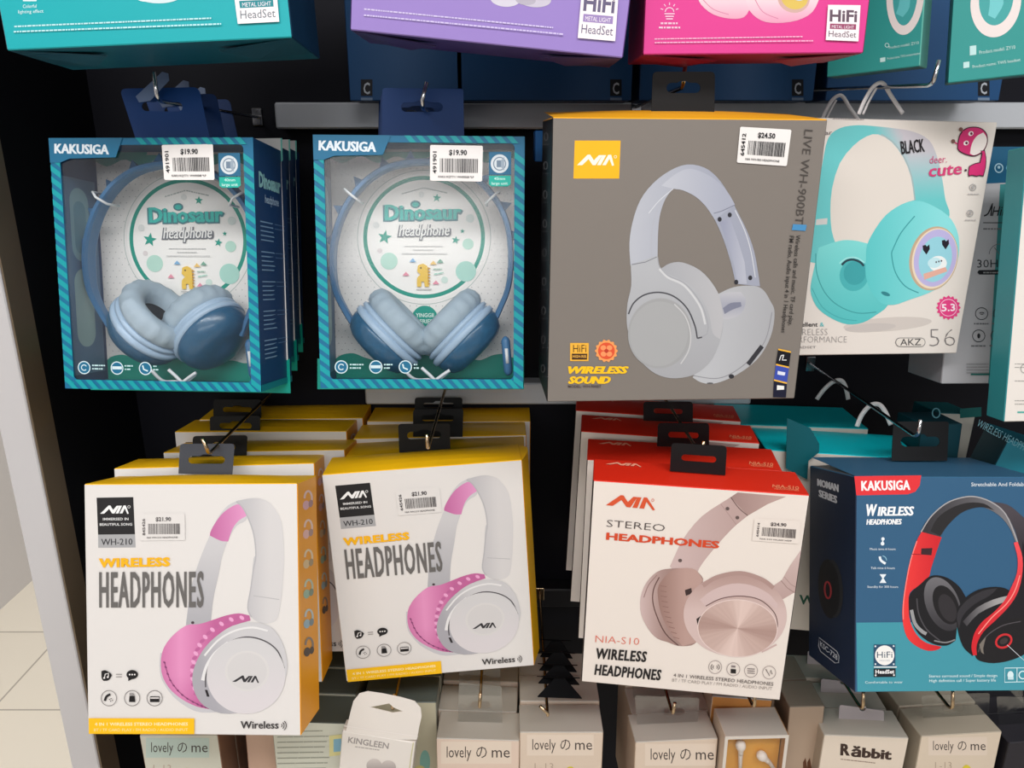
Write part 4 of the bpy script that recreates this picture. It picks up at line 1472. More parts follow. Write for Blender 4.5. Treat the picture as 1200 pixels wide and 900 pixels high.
# far arm with its darker head cushion, near arm
p.poly(A([(825, 490), (858, 468), (1085, 488), (1000, 522), (905, 577)]), ROSE2, 0, lambda x, y: mixc((158, 130, 126), (188, 160, 154), (x - 856) / 60))
p.poly(A([(540, 815), (600, 690), (690, 580), (825, 490), (905, 577), (830, 640), (740, 740), (680, 820), (655, 885), (600, 875)]), ROSE, 0, lambda x, y: mixc((202, 178, 176), (184, 158, 154), (x - 790) / 70))
p.stroke(A([(825, 490), (862, 540), (905, 577)]), 1.1, (110, 86, 84), sm=4)
p.stroke(A([(778, 522), (815, 570), (852, 620)]), .7, (164, 138, 134), sm=4)
for q in ((810, 544), (856, 586), (588, 787)):
    c = A([q])[0]
    p.ell(c[0], c[1], 2.3, 2.1, (96, 80, 78))
p.poly(B([(1116, 94), (1060, 175), (1025, 238), (970, 275), (1010, 340), (1086, 295), (1100, 200)]), ROSE, 0, lambda x, y: mixc((206, 184, 180), (180, 152, 148), (y - 640) / 70))
p.stroke(B([(1020, 240), (1050, 275), (1085, 298)]), .9, (150, 124, 120))
p.stroke(B([(1035, 222), (1066, 258), (1090, 272)]), .7, (160, 134, 130))
# far cup
p.poly(B([(500, 185), (440, 200), (390, 250), (362, 320), (365, 400), (400, 470), (440, 512), (490, 530), (540, 547), (600, 545), (630, 525), (585, 420), (600, 340), (655, 250), (640, 210), (600, 185)]), ROSE, 3, lambda x, y: mixc((204, 180, 178), (160, 132, 126), (x - 750) / 30))
p.stroke(B([(440, 215), (400, 262), (378, 320)]), 1.2, (150, 122, 118), sm=4)
p.poly(B([(448, 262), (500, 200), (560, 182), (620, 190), (655, 240), (600, 320), (575, 400), (600, 500), (628, 528), (560, 548), (500, 480), (460, 400), (444, 320)]), ROSE2, 3, lambda x, y: mixc((150, 118, 110), (184, 152, 144), (x - 772) / 30))
p.stroke(B([(450, 225), (424, 280), (420, 340), (440, 410), (480, 490), (540, 545)]), 1.3, (96, 68, 64), sm=4)
for k in range(11):
    t = k / 10
    x0, y0 = B([(450 + 60 * t * t + 6, 265 + 240 * t)])[0]
    p.stroke([(x0, y0), (x0 + 7, y0 + 1 + t)], .8, (140, 106, 98))
p.poly(B([(570, 285), (600, 275), (605, 300), (575, 312)]), (60, 44, 44), 2)
# near cup
c = B([(806, 402)])[0]
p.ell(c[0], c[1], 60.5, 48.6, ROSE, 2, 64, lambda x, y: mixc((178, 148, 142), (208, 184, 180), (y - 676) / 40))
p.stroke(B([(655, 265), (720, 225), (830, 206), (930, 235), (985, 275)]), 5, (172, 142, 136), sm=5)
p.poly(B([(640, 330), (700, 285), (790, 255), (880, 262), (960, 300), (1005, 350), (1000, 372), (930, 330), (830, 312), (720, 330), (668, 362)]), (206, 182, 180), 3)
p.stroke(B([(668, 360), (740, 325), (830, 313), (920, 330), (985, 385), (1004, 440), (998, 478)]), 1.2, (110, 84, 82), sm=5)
p.poly(B([(624, 420), (650, 402), (640, 430), (630, 448)]), (40, 30, 30), 2)
c = B([(817, 464)])[0]


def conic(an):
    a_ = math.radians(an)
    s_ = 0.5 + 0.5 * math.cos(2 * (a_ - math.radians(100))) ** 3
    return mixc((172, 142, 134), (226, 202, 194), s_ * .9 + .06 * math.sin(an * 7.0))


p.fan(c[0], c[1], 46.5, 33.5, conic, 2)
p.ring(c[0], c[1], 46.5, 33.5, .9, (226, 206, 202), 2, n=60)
p.stroke(B([(930, 575), (960, 560), (1000, 540)]), 2, ROSE)
# words
nia_logo(p, A([(262, 476), (452, 492), (470, 548), (240, 527)]), RO)
p.text('STEREO', (710.7, 616.8), (778.7, 622.6), 7.8, (70, 62, 62), -.012)
p.text('HEADPHONES', (710, 631.8), (842.5, 642.2), 8.4, (210, 72, 38), .03, 0, .6)
p.text('NIA-S10', (697.5, 752.2), (748.7, 755.6), 7.8, (216, 110, 90), -.012)
p.text('WIRELESS', (698, 771), (757.3, 775.2), 12.4, (30, 26, 28), .025, .08, .5, None, 1.12)
p.text('HEADPHONES', (696.4, 789.8), (774, 796.6), 12.4, (30, 26, 28), .025, .08, .5, None, 1.12)
for i, (x, y) in enumerate(((712, 645), (797, 655), (880, 662), (965, 670))):
    cx, cy = B([(x, y)])[0]
    p.ring(cx, cy, 7.6, 7.6, .7, (160, 148, 146))
    if i == 0:
        for r in (2.6, 5):
            p.ring(cx, cy, r, r * .8, .8, (90, 80, 80), a0=-50, a1=50, n=6)
            p.ring(cx, cy, r, r * .8, .8, (90, 80, 80), a0=130, a1=230, n=6)
    elif i == 1:
        p.quad([(cx - 3, cy - .5), (cx + 3.2, cy), (cx + 3, cy + 5), (cx - 3.2, cy + 4.5)], (30, 26, 28))
        p.quad([(cx - 2.5, cy - 4.5), (cx + 2.5, cy - 4.2), (cx + 2.5, cy - 2), (cx - 2.5, cy - 2.4)], (130, 120, 120))
    elif i == 2:
        for dy in (-2.5, 0, 2.5):
            p.stroke([(cx - 4.5, cy + dy), (cx + 4.5, cy + dy + .5)], 1.1, (140, 130, 128))
    else:
        p.stroke([(cx - 4, cy - 4), (cx + .5, cy + 4), (cx + 2, cy - 3), (cx + 3.5, cy + 2)], 1.0, (90, 80, 80))
p.text('4 IN 1 WIRELESS STEREO HEADPHONES', (789, 792.4), (906, 803), 3.9, (110, 102, 100), .01)
p.text('BT / TF CARD PLAY / FM RADIO / AUDIO INPUT', (787.5, 798), (904.5, 808.2), 3.5, (150, 140, 136), -.005)
p.build('front_print', q1, fr1.base)
p = Print(fr1.plane('top', .0011))
nia_logo(p, A([(255, 325), (395, 334), (408, 349), (238, 336)]), (246, 176, 150), False)
p.text('NIA-S10', A([(1020, 445)])[0], A([(1145, 455)])[0], 3.6, (248, 150, 110), .02)
p.text('HEADPHONES', A([(1030, 455)])[0], A([(1145, 463)])[0], 2.0, (248, 150, 110), .01)
p.build('top_print', q1, fr1.base)
hang_tab(fr1, q1, [(787, 519), (852, 523), (850, 557), (785, 552)], euro(819, 537.5, 41, 7.5, 4, 0), .03, BLACKP)
reds = [((0.1722, 0.0201, 1.0781), (1.3, 1.0, -6.5), 'second cream carton with red top, just behind the front one', [(771, 496), (831, 496), (831, 525), (770, 523)], euro(801, 510, 36, 7, 2, 0)),
        ((0.1700, 0.0900, 1.0802), (0.0, 1.84, -6.0), 'third cream carton with red top, counted from the front', [(754, 471), (812, 471), (812, 495), (754, 493)], euro(783, 482, 34, 6, 2, 0)),
        ((0.1695, 0.1600, 1.0801), (0.1, 1.99, -5.83), 'rearmost cream carton with red top', None, None)]
for loc, rot, lab, tb, sl in reds:
    fr = Frame(loc, rot, (RW, RD, RH))
    rt = fr.root('headphone_carton', lab, 'headphone box', REDS)
    for ch in q1.children:
        if ch.name.split('.')[0] != 'hang_tab':
            copy_tree(ch, rt)
    if tb:
        hang_tab(fr, rt, tb, sl, .03, BLACKP)
price_sticker(fr1, q1, [(884, 607), (938, 610), (936, 637), (881, 633)], '$24.90', '645414', 'NIA S10 WLESS HDP', False, (84, 76, 76), seed=21, ground=(230, 220, 212))

# ------------------------------------------------------------------ blue carton with red and black headphones
fk = Frame((0.4067, -0.0705, 1.1052), (-17.61, 1.26, 2.53), (0.1747, 0.0982, 0.2007))
kx = fk.root('headphone_carton', 'blue carton with red and black headphones in the lower right', 'headphone box')
KB, KS = (50, 92, 126), (26, 40, 64)
carton(fk, kx, KB, (58, 104, 138), KS, KS, bulge=.0, lift=.009)
mb = Mesh()
w_, d_, h_ = fk.w / 2, fk.d, fk.h / 2
mb.add([(-w_ + .001, .012, h_ + .0002), (-w_ + .001, d_ - .006, h_ + .0002), (-w_ + .03, d_ - .012, h_ + .003), (-w_ + .03, .02, h_ + .0015), (-w_ + .001, .012, h_ - .0005), (-w_ + .001, d_ - .006, h_ - .0005), (-w_ + .03, d_ - .012, h_ + .0023), (-w_ + .03, .02, h_ + .0008)],
       [(0, 1, 2, 3), (7, 6, 5, 4), (0, 4, 5, 1), (1, 5, 6, 2), (2, 6, 7, 3), (3, 7, 4, 0)], card((120, 118, 120)))
mb.build('dust_flap', kx, False, fk.base)
A = lambda pts: Z(900, 430, 4, pts)
B = lambda pts: Z(930, 620, 4.444, pts)
p = Print(fk.plane('front'))
p.quad([(1003.5, 729.6), (1215, 728), (1212.5, 808.6), (1004.6, 810.4)], (66, 148, 164))
p.poly(A([(404, 512), (718, 508), (711, 555), (690, 585), (655, 597), (414, 602)]), (222, 50, 56))
p.text('KAKUSIGA', A([(437, 579)])[0], A([(667, 575)])[0], 11.4, (246, 240, 240), .02, 0, .6, None, 1.06)
p.text('W', A([(460, 697)])[0], A([(512, 697)])[0], 13.8, (240, 242, 244), .02, .2, .8)
p.text('IRELESS', A([(512, 697)])[0], A([(685, 695)])[0], 10.6, (240, 242, 244), .02, .2, .8)
p.text('HEADPHONES', A([(460, 739)])[0], A([(627, 737)])[0], 6.4, (236, 238, 240), .02, .2, .6)
p.text('Stretchable And Foldable', (1138, 569.8), (1204, 569.6), 4.4, (222, 230, 236), .005)
W_ = (226, 234, 240)
for y, s in ((644.6, 'Music time 6 hours'), (666.8, 'Talk time 6 hours'), (688.8, 'Standby for 300 hours')):
    hw = 15 if 'Music' in s else (14 if 'Talk' in s else 18)
    p.text(s, (1034.3 - hw, y), (1034.3 + hw, y), 2.6, W_, .0)
p.ell(1034.5, 631.5, 2, 2, W_)
p.ell(1034, 637, 2.2, 2.2, W_)
p.stroke([(1034.2, 630), (1034.2, 638)], 1.4, W_)
p.stroke([(1030.8, 652), (1032, 656.5), (1037.5, 660.5)], 2.8, W_, sm=4)
p.ring(1034, 656, 4.5, 4.5, .8, (150, 200, 220), a0=-90, a1=10, n=8)
p.poly([(1030.5, 672.8), (1038.5, 672.8), (1035.2, 677.6), (1038.5, 683), (1030.5, 683), (1033.8, 677.6)], W_)
# right strap, arch, arms
BK, BK2, BK3 = (26, 25, 28), (56, 54, 58), (92, 90, 94)
RED, RED2 = (226, 48, 52), (186, 32, 42)
p.poly(A([(1050, 632), (1120, 645), (1180, 690), (1250, 770), (1260, 900), (1262, 1100), (1190, 1160), (1175, 980), (1175, 840), (1140, 730)]), BK2, 0, lambda x, y: mixc((74, 68, 74), (30, 28, 32), (y - 600) / 90))
p.poly(A([(715, 776), (730, 740), (762, 700), (830, 640), (900, 611), (970, 605), (1050, 632), (1115, 690), (1152, 760), (1172, 822), (1160, 822), (1130, 752), (1080, 694), (1010, 658), (960, 662), (900, 687), (842, 742), (806, 795)]), BK3, 3, lambda x, y: mixc((52, 50, 54), (116, 114, 118), (x - 1085) / 90))
p.poly(A([(760, 770), (790, 712), (850, 665), (930, 637), (1010, 640), (1060, 672), (1010, 658), (960, 662), (900, 687), (842, 742), (806, 792)]), (40, 38, 40), 3)
p.stroke(A([(716, 774), (762, 702), (830, 642), (900, 614), (970, 608), (1050, 636), (1115, 694), (1168, 820)]), 1.4, (164, 162, 164), sm=5)
p.poly(B([(640, 60), (665, 14), (770, 42), (742, 120), (716, 200), (702, 250), (660, 290), (605, 330), (598, 400), (606, 480), (640, 550), (690, 592), (770, 612), (750, 627), (700, 633), (640, 610), (588, 560), (566, 470), (568, 380), (588, 250), (610, 150)]), RED, 0, lambda x, y: mixc((232, 60, 58), (204, 36, 44), (x - 1058) / 40))
p.stroke(B([(641, 62), (612, 150), (590, 250), (571, 380), (570, 470)]), 1.3, (248, 130, 124), sm=4)
p.poly(B([(664, 100), (722, 98), (716, 136), (662, 132)]), (58, 34, 40))
p.stroke(B([(615, 130), (660, 132)]), .8, (130, 26, 36))
# left cup
p.poly(B([(606, 335), (660, 285), (700, 250), (745, 240), (805, 256), (862, 300), (896, 355), (852, 420), (850, 500), (842, 580), (795, 606), (722, 596), (650, 545), (612, 475), (598, 400)]), BK, 3)
p.ell(*B([(775, 390)])[0], 19.5, 33, (84, 82, 86), -22, 40, lambda x, y: mixc((108, 106, 110), (50, 48, 52), (y - 680) / 60))
p.ell(*B([(792, 394)])[0], 14, 24, (28, 26, 28), -22)
p.ell(*B([(800, 410)])[0], 9.5, 17, (48, 45, 48), -22)
p.stroke(B([(612, 420), (630, 490), (665, 530), (690, 545)]), 4, (150, 150, 152), sm=4)
p.stroke(B([(640, 360), (650, 440), (690, 520), (760, 580)]), 1.6, (70, 68, 72), sm=4)
p.stroke(B([(730, 580), (790, 590), (840, 575)]), 1.6, (130, 130, 132), sm=4)
# right cup, red arm, disc
p.poly(B([(848, 430), (890, 360), (960, 315), (1050, 300), (1120, 318), (1150, 380), (1100, 480), (1000, 560), (930, 660), (880, 610), (852, 520)]), BK, 3)
p.poly(B([(850, 440), (900, 370), (980, 322), (1060, 306), (1020, 345), (940, 390), (880, 450), (858, 520)]), (50, 48, 52), 3)
p.poly(B([(880, 480), (950, 410), (1040, 365), (1120, 345), (1126, 370), (1050, 395), (960, 440), (900, 505)]), (124, 122, 124), 2, lambda x, y: mixc((60, 58, 62), (160, 158, 158), (x - 1128) / 40), 4)
p.poly(B([(1190, 60), (1215, 150), (1215, 300), (1215, 470), (1100, 480), (1000, 540), (1060, 460), (1130, 380), (1175, 280), (1192, 180)]), (30, 28, 32))
p.poly(B([(945, 660), (950, 600), (1000, 530), (1090, 480), (1170, 460), (1260, 455), (1268, 560), (1215, 640), (1130, 682), (1040, 697), (970, 686)]), (30, 28, 30), 3)
p.stroke(B([(960, 640), (975, 595), (1015, 545), (1090, 500), (1180, 480)]), 1.2, (78, 74, 78), sm=4)
p.poly(B([(965, 600), (985, 575), (1000, 560), (985, 620), (990, 650), (975, 640)]), (120, 112, 104), 2)
p.poly(B([(1144, 70), (1164, 150), (1160, 230), (1132, 300), (1095, 372), (1040, 432), (980, 482), (940, 540), (924, 610), (932, 657), (952, 655), (952, 600), (985, 535), (1045, 478), (1112, 410), (1160, 340), (1186, 250), (1190, 150), (1165, 65)]), RED, 0, lambda x, y: mixc((236, 78, 84), (206, 36, 46), (y - 640) / 100))
p.stroke(B([(1176, 240), (1150, 320), (1105, 390), (1030, 460), (960, 545)]), 1.2, (248, 150, 140), sm=4)
p.ring(*B([(1092, 582)])[0], 9.4, 7.2, 2.4, (204, 44, 50), -28)
p.ell(*B([(1092, 582)])[0], 5, 3.4, (62, 52, 52), -28)
p.stroke(B([(1110, 602), (1260, 740)]), .6, (206, 214, 220))
# badge, captions
p.quad(B([(416, 600), (528, 600), (528, 712), (416, 712)]), (44, 76, 104))
for q in ((424, 609), (519, 608), (424, 702), (519, 702)):
    p.ell(*B([q])[0], 1.1, 1.1, (220, 228, 232), 0, 8)
cx, cy = B([(472, 656)])[0]
p.ell(cx, cy, 11.3, 11.6, (238, 236, 232))
p.text('HiFi', (cx - 9, cy + 3), (cx + 9, cy + 2.8), 7.2, (40, 66, 90), .0)
p.text('HIGH-RES', (cx - 6, cy + 7), (cx + 6, cy + 7), 1.8, (150, 160, 170))
p.quad(B([(416, 714), (535, 714), (535, 720), (416, 720)]), (230, 234, 236))
p.quad(B([(416, 725), (529, 724), (529, 768), (416, 769)]), (28, 30, 36))
p.text('HeadSet', B([(424, 751)])[0], B([(522, 750)])[0], 4.6, (240, 240, 240), .03)
for q in ((425, 760), (520, 759)):
    p.ell(*B([q])[0], 1.1, 1.1, (230, 230, 230), 0, 8)
p.text('Comfortable to wear', B([(370, 803)])[0], B([(566, 801)])[0], 2.9, (214, 238, 242), .0)
p.text('Stereo surround sound / Simple design', B([(702, 771)])[0], B([(1057, 768)])[0], 3.3, (214, 240, 244), .005)
p.text('High definition call / Super battery life', B([(704, 795)])[0], B([(1050, 792)])[0], 3.3, (214, 240, 244), .005)
q = B([(1096, 722), (1250, 720), (1250, 792), (1096, 796)])
p.stroke(q, .9, (214, 240, 244), True)
p.stroke(B([(1160, 722), (1160, 795)]), .8, (214, 240, 244))
p.ell(*B([(1126, 758)])[0], 3.6, 4.6, (214, 236, 240))
p.quad(B([(1112, 768), (1142, 768), (1142, 782), (1112, 782)]), (196, 224, 230))
p.ring(*B([(1190, 758)])[0], 4.4, 4.4, 1.4, (214, 236, 240))
p.build('front_print', kx, fk.base)
p = Print(fk.plane('left'))
p.text('MOMAN', A([(231, 555)])[0], A([(332, 586)])[0], 8.0, (222, 226, 232), .02, 0, .9, (0, -8.2))
p.text('SERIES', A([(238, 606)])[0], A([(325, 640)])[0], 8.0, (222, 226, 232), .02, 0, .9, (0, -8.2))
p.ell(972, 690, 13, 35, (22, 22, 26), -4)
p.ell(977, 690, 11, 34, (44, 46, 50), -4)
p.ell(974, 690, 10, 32, (24, 25, 30), -4)
p.ring(970.3, 691.5, 3.6, 9.6, 2, (170, 54, 60), -4)
a0, a1 = (961, 752.5), (982, 773)
p.stroke([(960, 747), (981, 763.5), (983.5, 769), (983, 776.5), (979, 777), (962, 763.5), (959.5, 757)], .7, (206, 212, 220), True, 0)
p.text('KSC-728', (961.3, 757), (981.6, 774), 5.6, (206, 212, 220), .01, 0, 0, (0, -6.0))
p.build('side_print', kx, fk.base)
hang_tab(fk, kx, [(1047, 494), (1112, 494), (1110, 540), (1045, 540)], euro(1078.5, 517.5, 46, 11.5, 0, 3), .07, BLACKP, .003)

# ------------------------------------------------------------------ cartons of the row above
def flaps(fr, root, c):
    """crossed tuck flaps showing on the underside"""
    w, d, h = fr.w / 2, fr.d, fr.h / 2
    m = card(c)
    for sx in (-1, 1):
        mb = Mesh()
        mb.add([(sx * (w - .001), .002, -h - .0003), (sx * (w - .062), .022, -h - .0030), (sx * (w - .040), d * .55, -h - .0055), (sx * (w - .001), d * .7, -h - .0003),
                (sx * (w - .001), .002, -h + .0003), (sx * (w - .062), .022, -h - .0022), (sx * (w - .040), d * .55, -h - .0047), (sx * (w - .001), d * .7, -h + .0003)],
               [(0, 1, 2, 3), (7, 6, 5, 4), (0, 4, 5, 1), (1, 5, 6, 2), (2, 6, 7, 3), (3, 7, 4, 0)], m)
        mb.build('tuck_flap', root, False, fr.base)


def hifi_badge(p, q, c, tx=(84, 84, 96), strip='METAL LIGHT'):
    g = quadmap(q)
    p.quad(q, (240, 232, 236))
    H = math.dist(q[0], q[3])
    p.text('HiFi', g(.08, .46), g(.92, .46), H * .34, tx, .03)
    p.quad([g(.10, .53), g(.90, .53), g(.90, .68), g(.10, .68)], c)
    p.text(strip, g(.16, .655), g(.84, .655), H * .085, (236, 228, 236), .0)
    p.text('HeadSet', g(.08, .90), g(.92, .90), H * .17, tx, .0)


def caption(p, a, b, dy, h, c, sd):
    lines(p, a[0], a[1], b[0], b[1], h * .8, c, sd, (1.5, 5))
    lines(p, a[0], a[1] + dy, b[0] + 12, b[1] + dy + .5, h * .8, c, sd + 1, (1.5, 5))


def lamp_icon(p, cx, cy, s, c):
    p.ring(cx, cy, 5 * s, 5 * s, 1.2 * s, c, a0=180, a1=360, n=10)
    for k in range(5):
        a_ = math.radians(200 + 35 * k)
        p.stroke([(cx + 8 * s * math.cos(a_), cy + 8 * s * math.sin(a_)), (cx + 11 * s * math.cos(a_), cy + 11 * s * math.sin(a_))], 1.2 * s, c)
    for k in (0, 1, 2):
        p.quad([(cx - (6 - k) * s, cy + (1.5 + 3 * k) * s), (cx + (6 - k) * s, cy + (1.5 + 3 * k) * s), (cx + (6 - k) * s, cy + (3 + 3 * k) * s), (cx - (6 - k) * s, cy + (3 + 3 * k) * s)], c)


ft = Frame((-0.2706, -0.0802, 1.6782), (-3.95, -2.52, 1.18), (0.2093, 0.0893, 0.22))
t = ft.root('headphone_carton', 'turquoise carton cut off by the top left corner', 'headphone box')
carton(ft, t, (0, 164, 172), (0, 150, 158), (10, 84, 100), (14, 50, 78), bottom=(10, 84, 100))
p = Print(ft.plane('front'))
W_ = (214, 240, 242)
p.quad([(27, -6), (43, -6), (43, 1.5), (27, 1.5)], W_)
p.text('Colorful', (27, 9.5), (43, 9), 4, W_)
p.text('lighting effect', (21.5, 15.8), (51, 14.8), 3.8, W_)
p.ell(186, -6, 27, 10, (206, 224, 228))
p.ell(170, -7, 13, 9, (220, 234, 236))
caption(p, (17, 32), (248, 22.5), 6.4, 2.2, (186, 228, 232), 40)
hifi_badge(p, [(272, -28), (323, -30), (328, 26), (279.5, 28.5)], (20, 130, 140), (96, 112, 120))
p.build('front_print', t, ft.base)
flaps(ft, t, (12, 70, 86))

fp = Frame((-0.0081, -0.08, 1.6788), (0, 5.41, 0.08), (0.2035, 0.08, 0.22))
t = fp.root('headphone_carton', 'purple carton hanging tilted at the top', 'headphone box')
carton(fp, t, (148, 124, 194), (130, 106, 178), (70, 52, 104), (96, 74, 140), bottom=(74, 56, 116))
p = Print(fp.plane('front'))
p.ell(592, -2, 18, 10, (206, 202, 216), 5)
p.ell(626, -1, 20, 9.5, (196, 190, 206), 5)
p.ell(616, 0, 12, 6, (176, 170, 186), 5)
caption(p, (426.7, 11.5), (648, 33.5), 7.3, 2.2, (206, 194, 230), 44)
hifi_badge(p, [(682, -16), (725, -12.5), (720.6, 48.6), (676.8, 44.8)], (150, 128, 184), (96, 88, 120))
p.build('front_print', t, fp.base)
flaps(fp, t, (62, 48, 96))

fq = Frame((0.1847, -0.06, 1.6746), (0, -0.41, -0.01), (0.1699, 0.08, 0.22))
t = fq.root('headphone_carton', 'magenta pink carton at the top beside the purple one', 'headphone box')
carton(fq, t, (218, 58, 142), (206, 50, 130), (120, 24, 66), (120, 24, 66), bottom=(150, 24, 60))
p = Print(fq.plane('front'))
PK = (240, 190, 206)
p.poly([(816, -6), (822, 6), (836, 17), (856, 22), (872, 20), (880, 8), (890, -6)], PK, 3, lambda x, y: mixc((246, 204, 214), (226, 160, 184), y / 22))
p.stroke([(824, 0), (836, 11), (854, 17)], 1, (206, 130, 160), sm=4)
p.poly([(872, -8), (878, 12), (892, 24), (910, 27), (934, 24), (952, 14), (962, -6)], PK, 3, lambda x, y: mixc((246, 208, 216), (224, 150, 180), y / 28))
p.stroke([(884, -2), (894, 14), (912, 22)], 1, (206, 130, 160), sm=4)
p.ell(930, -2, 19, 17, (206, 168, 160), 14)
p.ell(931, -3, 16, 14, (216, 186, 90), 14)
p.ell(936, -6, 8, 7, (200, 206, 220), 14)
lamp_icon(p, 784.5, 14, 1.0, (236, 190, 214))
lines(p, 774, 28.5, 794, 28.5, 2.2, (236, 190, 214), 61)
lines(p, 772, 33.5, 797, 33.5, 2.2, (236, 190, 214), 62)
caption(p, (767, 46.5), (940, 43.8), 4.4, 1.7, (238, 176, 208), 50)
hifi_badge(p, [(969.5, 6), (1007.5, 6.5), (1005, 48.8), (966.8, 47.2)], (150, 60, 100), (96, 76, 92))
p.build('front_print', t, fq.base)
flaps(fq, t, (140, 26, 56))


def ring_box(fr, label, art):
    t = fr.root('earphone_carton', label, 'earphone box', 'sea green earphone boxes')
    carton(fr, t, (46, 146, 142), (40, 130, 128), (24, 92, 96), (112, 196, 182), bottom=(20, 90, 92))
    p = Print(fr.plane('front'))
    art(p)
    p.build('front_print', t, fr.base)
    return t


def art_a(p):
    p.ell(1061, -6, 22, 47, (226, 216, 214), 4, 48)
    p.ell(1061, -8, 14.5, 38, (60, 156, 156), 4, 40)
    p.poly([(1053, -20), (1066, -14), (1066, 8), (1058, 20), (1050, 16), (1054, 2)], (96, 186, 190), 3)
    p.text('Product model: ZY10', (1042, 57.5), (1077, 51.5), 3.2, (196, 226, 224), .0)
    p.text('Product name: TWS wireless headset', (1040, 70), (1079, 63.5), 2.6, (196, 226, 224), .0)
    p.quad([(1031.5, 68), (1037.5, 67), (1037.5, 72), (1031.5, 73)], (190, 224, 222))
    p.ring(1041 - 1.5, 53, 2.4, 2.4, .8, (190, 224, 222), n=8)


def art_b(p):
    p.ell(1167, 2, 29.5, 42, (228, 218, 216), 8, 48)
    p.ell(1167.5, -2, 20, 32, (64, 160, 160), 8, 40)
    p.poly([(1158, -16), (1172, -12), (1176, 4), (1166, 22), (1158, 18), (1160, 2)], (110, 196, 200), 3)
    p.stroke([(1176, -14), (1190, -20)], 2, (228, 218, 216))
    p.quad([(1136.5, 54), (1144, 53), (1144, 64), (1136.5, 65)], (186, 222, 222))
    p.text('Product model: ZY10', (1148, 63.5), (1190, 57), 4.0, (196, 226, 224), .0)
    p.quad([(1129, 73), (1136, 72), (1136, 79), (1129, 80)], (186, 222, 222))
    p.text('Product name: TWS headset', (1140, 80), (1196, 71.5), 3.4, (196, 226, 224), .0)


ring_box(Frame((0.3120, 0.035, 1.6588), (1.0, -4.0, -37.0), (0.0769, 0.0327, 0.2)), 'sea green earphone box touching the magenta carton', art_a)
ring_box(Frame((0.3872, -0.03, 1.6493), (0, -5.12, -24.63), (0.0763, 0.03, 0.2)), 'sea green earphone box at the top right corner', art_b)

# ------------------------------------------------------------------ cartons at the right edge
fh = Frame((0.4700, 0.06, 1.3767), (-6.65, -0.89, -1.0), (0.0675, 0.07, 0.225))
t = fh.root('headphone_carton', 'silver grey carton with a blue band behind the cream carton', 'headphone box')
carton(fh, t, (186, 186, 190), (40, 70, 96), (150, 150, 154), (30, 120, 130))
p = Print(fh.plane('front'))
p.poly([(1140, 172), (1200, 172), (1200, 213), (1138, 216)], (20, 92, 128))
p.poly([(1172, 216), (1200, 214), (1200, 440), (1158, 449.5)], (62, 140, 142))
p.ring(1170.5, 197, 4.6, 5, 1.4, (170, 206, 220))
p.ell(1170.5, 196, 1.6, 1.8, (170, 206, 220))
p.text('Co', (1179, 201), (1192, 200), 8, (120, 190, 214), .0)
p.stroke([(1153, 253), (1158, 250), (1163, 238), (1161, 253)], 1.6, (40, 40, 44), sm=3)
p.text('HiFi', (1162, 253), (1184, 252), 11, (42, 42, 46), .01, .35)
p.stroke([(1152, 261), (1192, 261)], .9, (60, 60, 64))
lines(p, 1152, 269, 1188, 269, 1.6, (120, 120, 124), 70)
p.ring(1171, 298, 12, 12, .8, (120, 122, 126), a0=180, a1=360, n=14)
p.stroke([(1171, 298), (1165, 290)], .8, (110, 112, 116))
p.text('30H', (1145, 313.5), (1169, 313.3), 9, (52, 54, 58), -.005)
p.text('02', (1174, 313.3), (1186, 313.2), 9, (74, 110, 114), -.005)
p.poly([(1147, 316.5), (1184, 316.3), (1184, 321.5), (1147, 321.7), (1145, 319)], (38, 38, 42))
lines(p, 1152, 320.2, 1180, 320.2, 1.6, (150, 150, 152), 71)
for x, y in ((1150, 367.5), (1171, 367.3), (1146.5, 393.5), (1168, 393.2)):
    p.ring(x, y, 7.2, 7, .9, (70, 72, 76))
    lines(p, x - 9, y + 12.5, x + 8, y + 12.5, 1.5, (110, 112, 116), int(x))
for r in (2, 4):
    p.ring(1150, 370, r, r, .9, (70, 72, 76), a0=225, a1=315, n=6)
p.ell(1146.5, 393.5, 1.8, 3, (50, 52, 56))
for k in range(4):
    lines(p, 1132, 427 + 3.4 * k, 1158, 427 + 3.4 * k, .9, (150, 150, 152), 80 + k, (6, 20))
p.quad([(1137, 437.5), (1164, 437.5), (1164, 439.5), (1137, 439.5)], (40, 110, 104))
p.build('front_print', t, fh.base)

fw = Frame((0.5320, -0.0244, 1.3783), (-7.61, -1.61, -0.65), (0.17, 0.027, 0.2433))
t = fw.root('headphone_carton', 'white fronted carton with teal side cut off by the right edge', 'headphone box')
carton(fw, t, (226, 220, 214), (60, 150, 146), (50, 140, 146), (60, 150, 146))
p = Print(fw.plane('front'))
for y in (427, 431, 447, 470, 474):
    lines(p, 1189, y, 1204, y, 1.0, (160, 158, 154), y)
p.quad([(1192, 482), (1204, 482), (1204, 484), (1192, 484)], (80, 170, 160))
p.ring(1200, 432, 4, 5, .8, (150, 150, 148), n=12)
p.build('front_print', t, fw.base)

# lower right: turquoise topped cartons with carrying straps behind the blue one
TQT = (0, 190, 202)


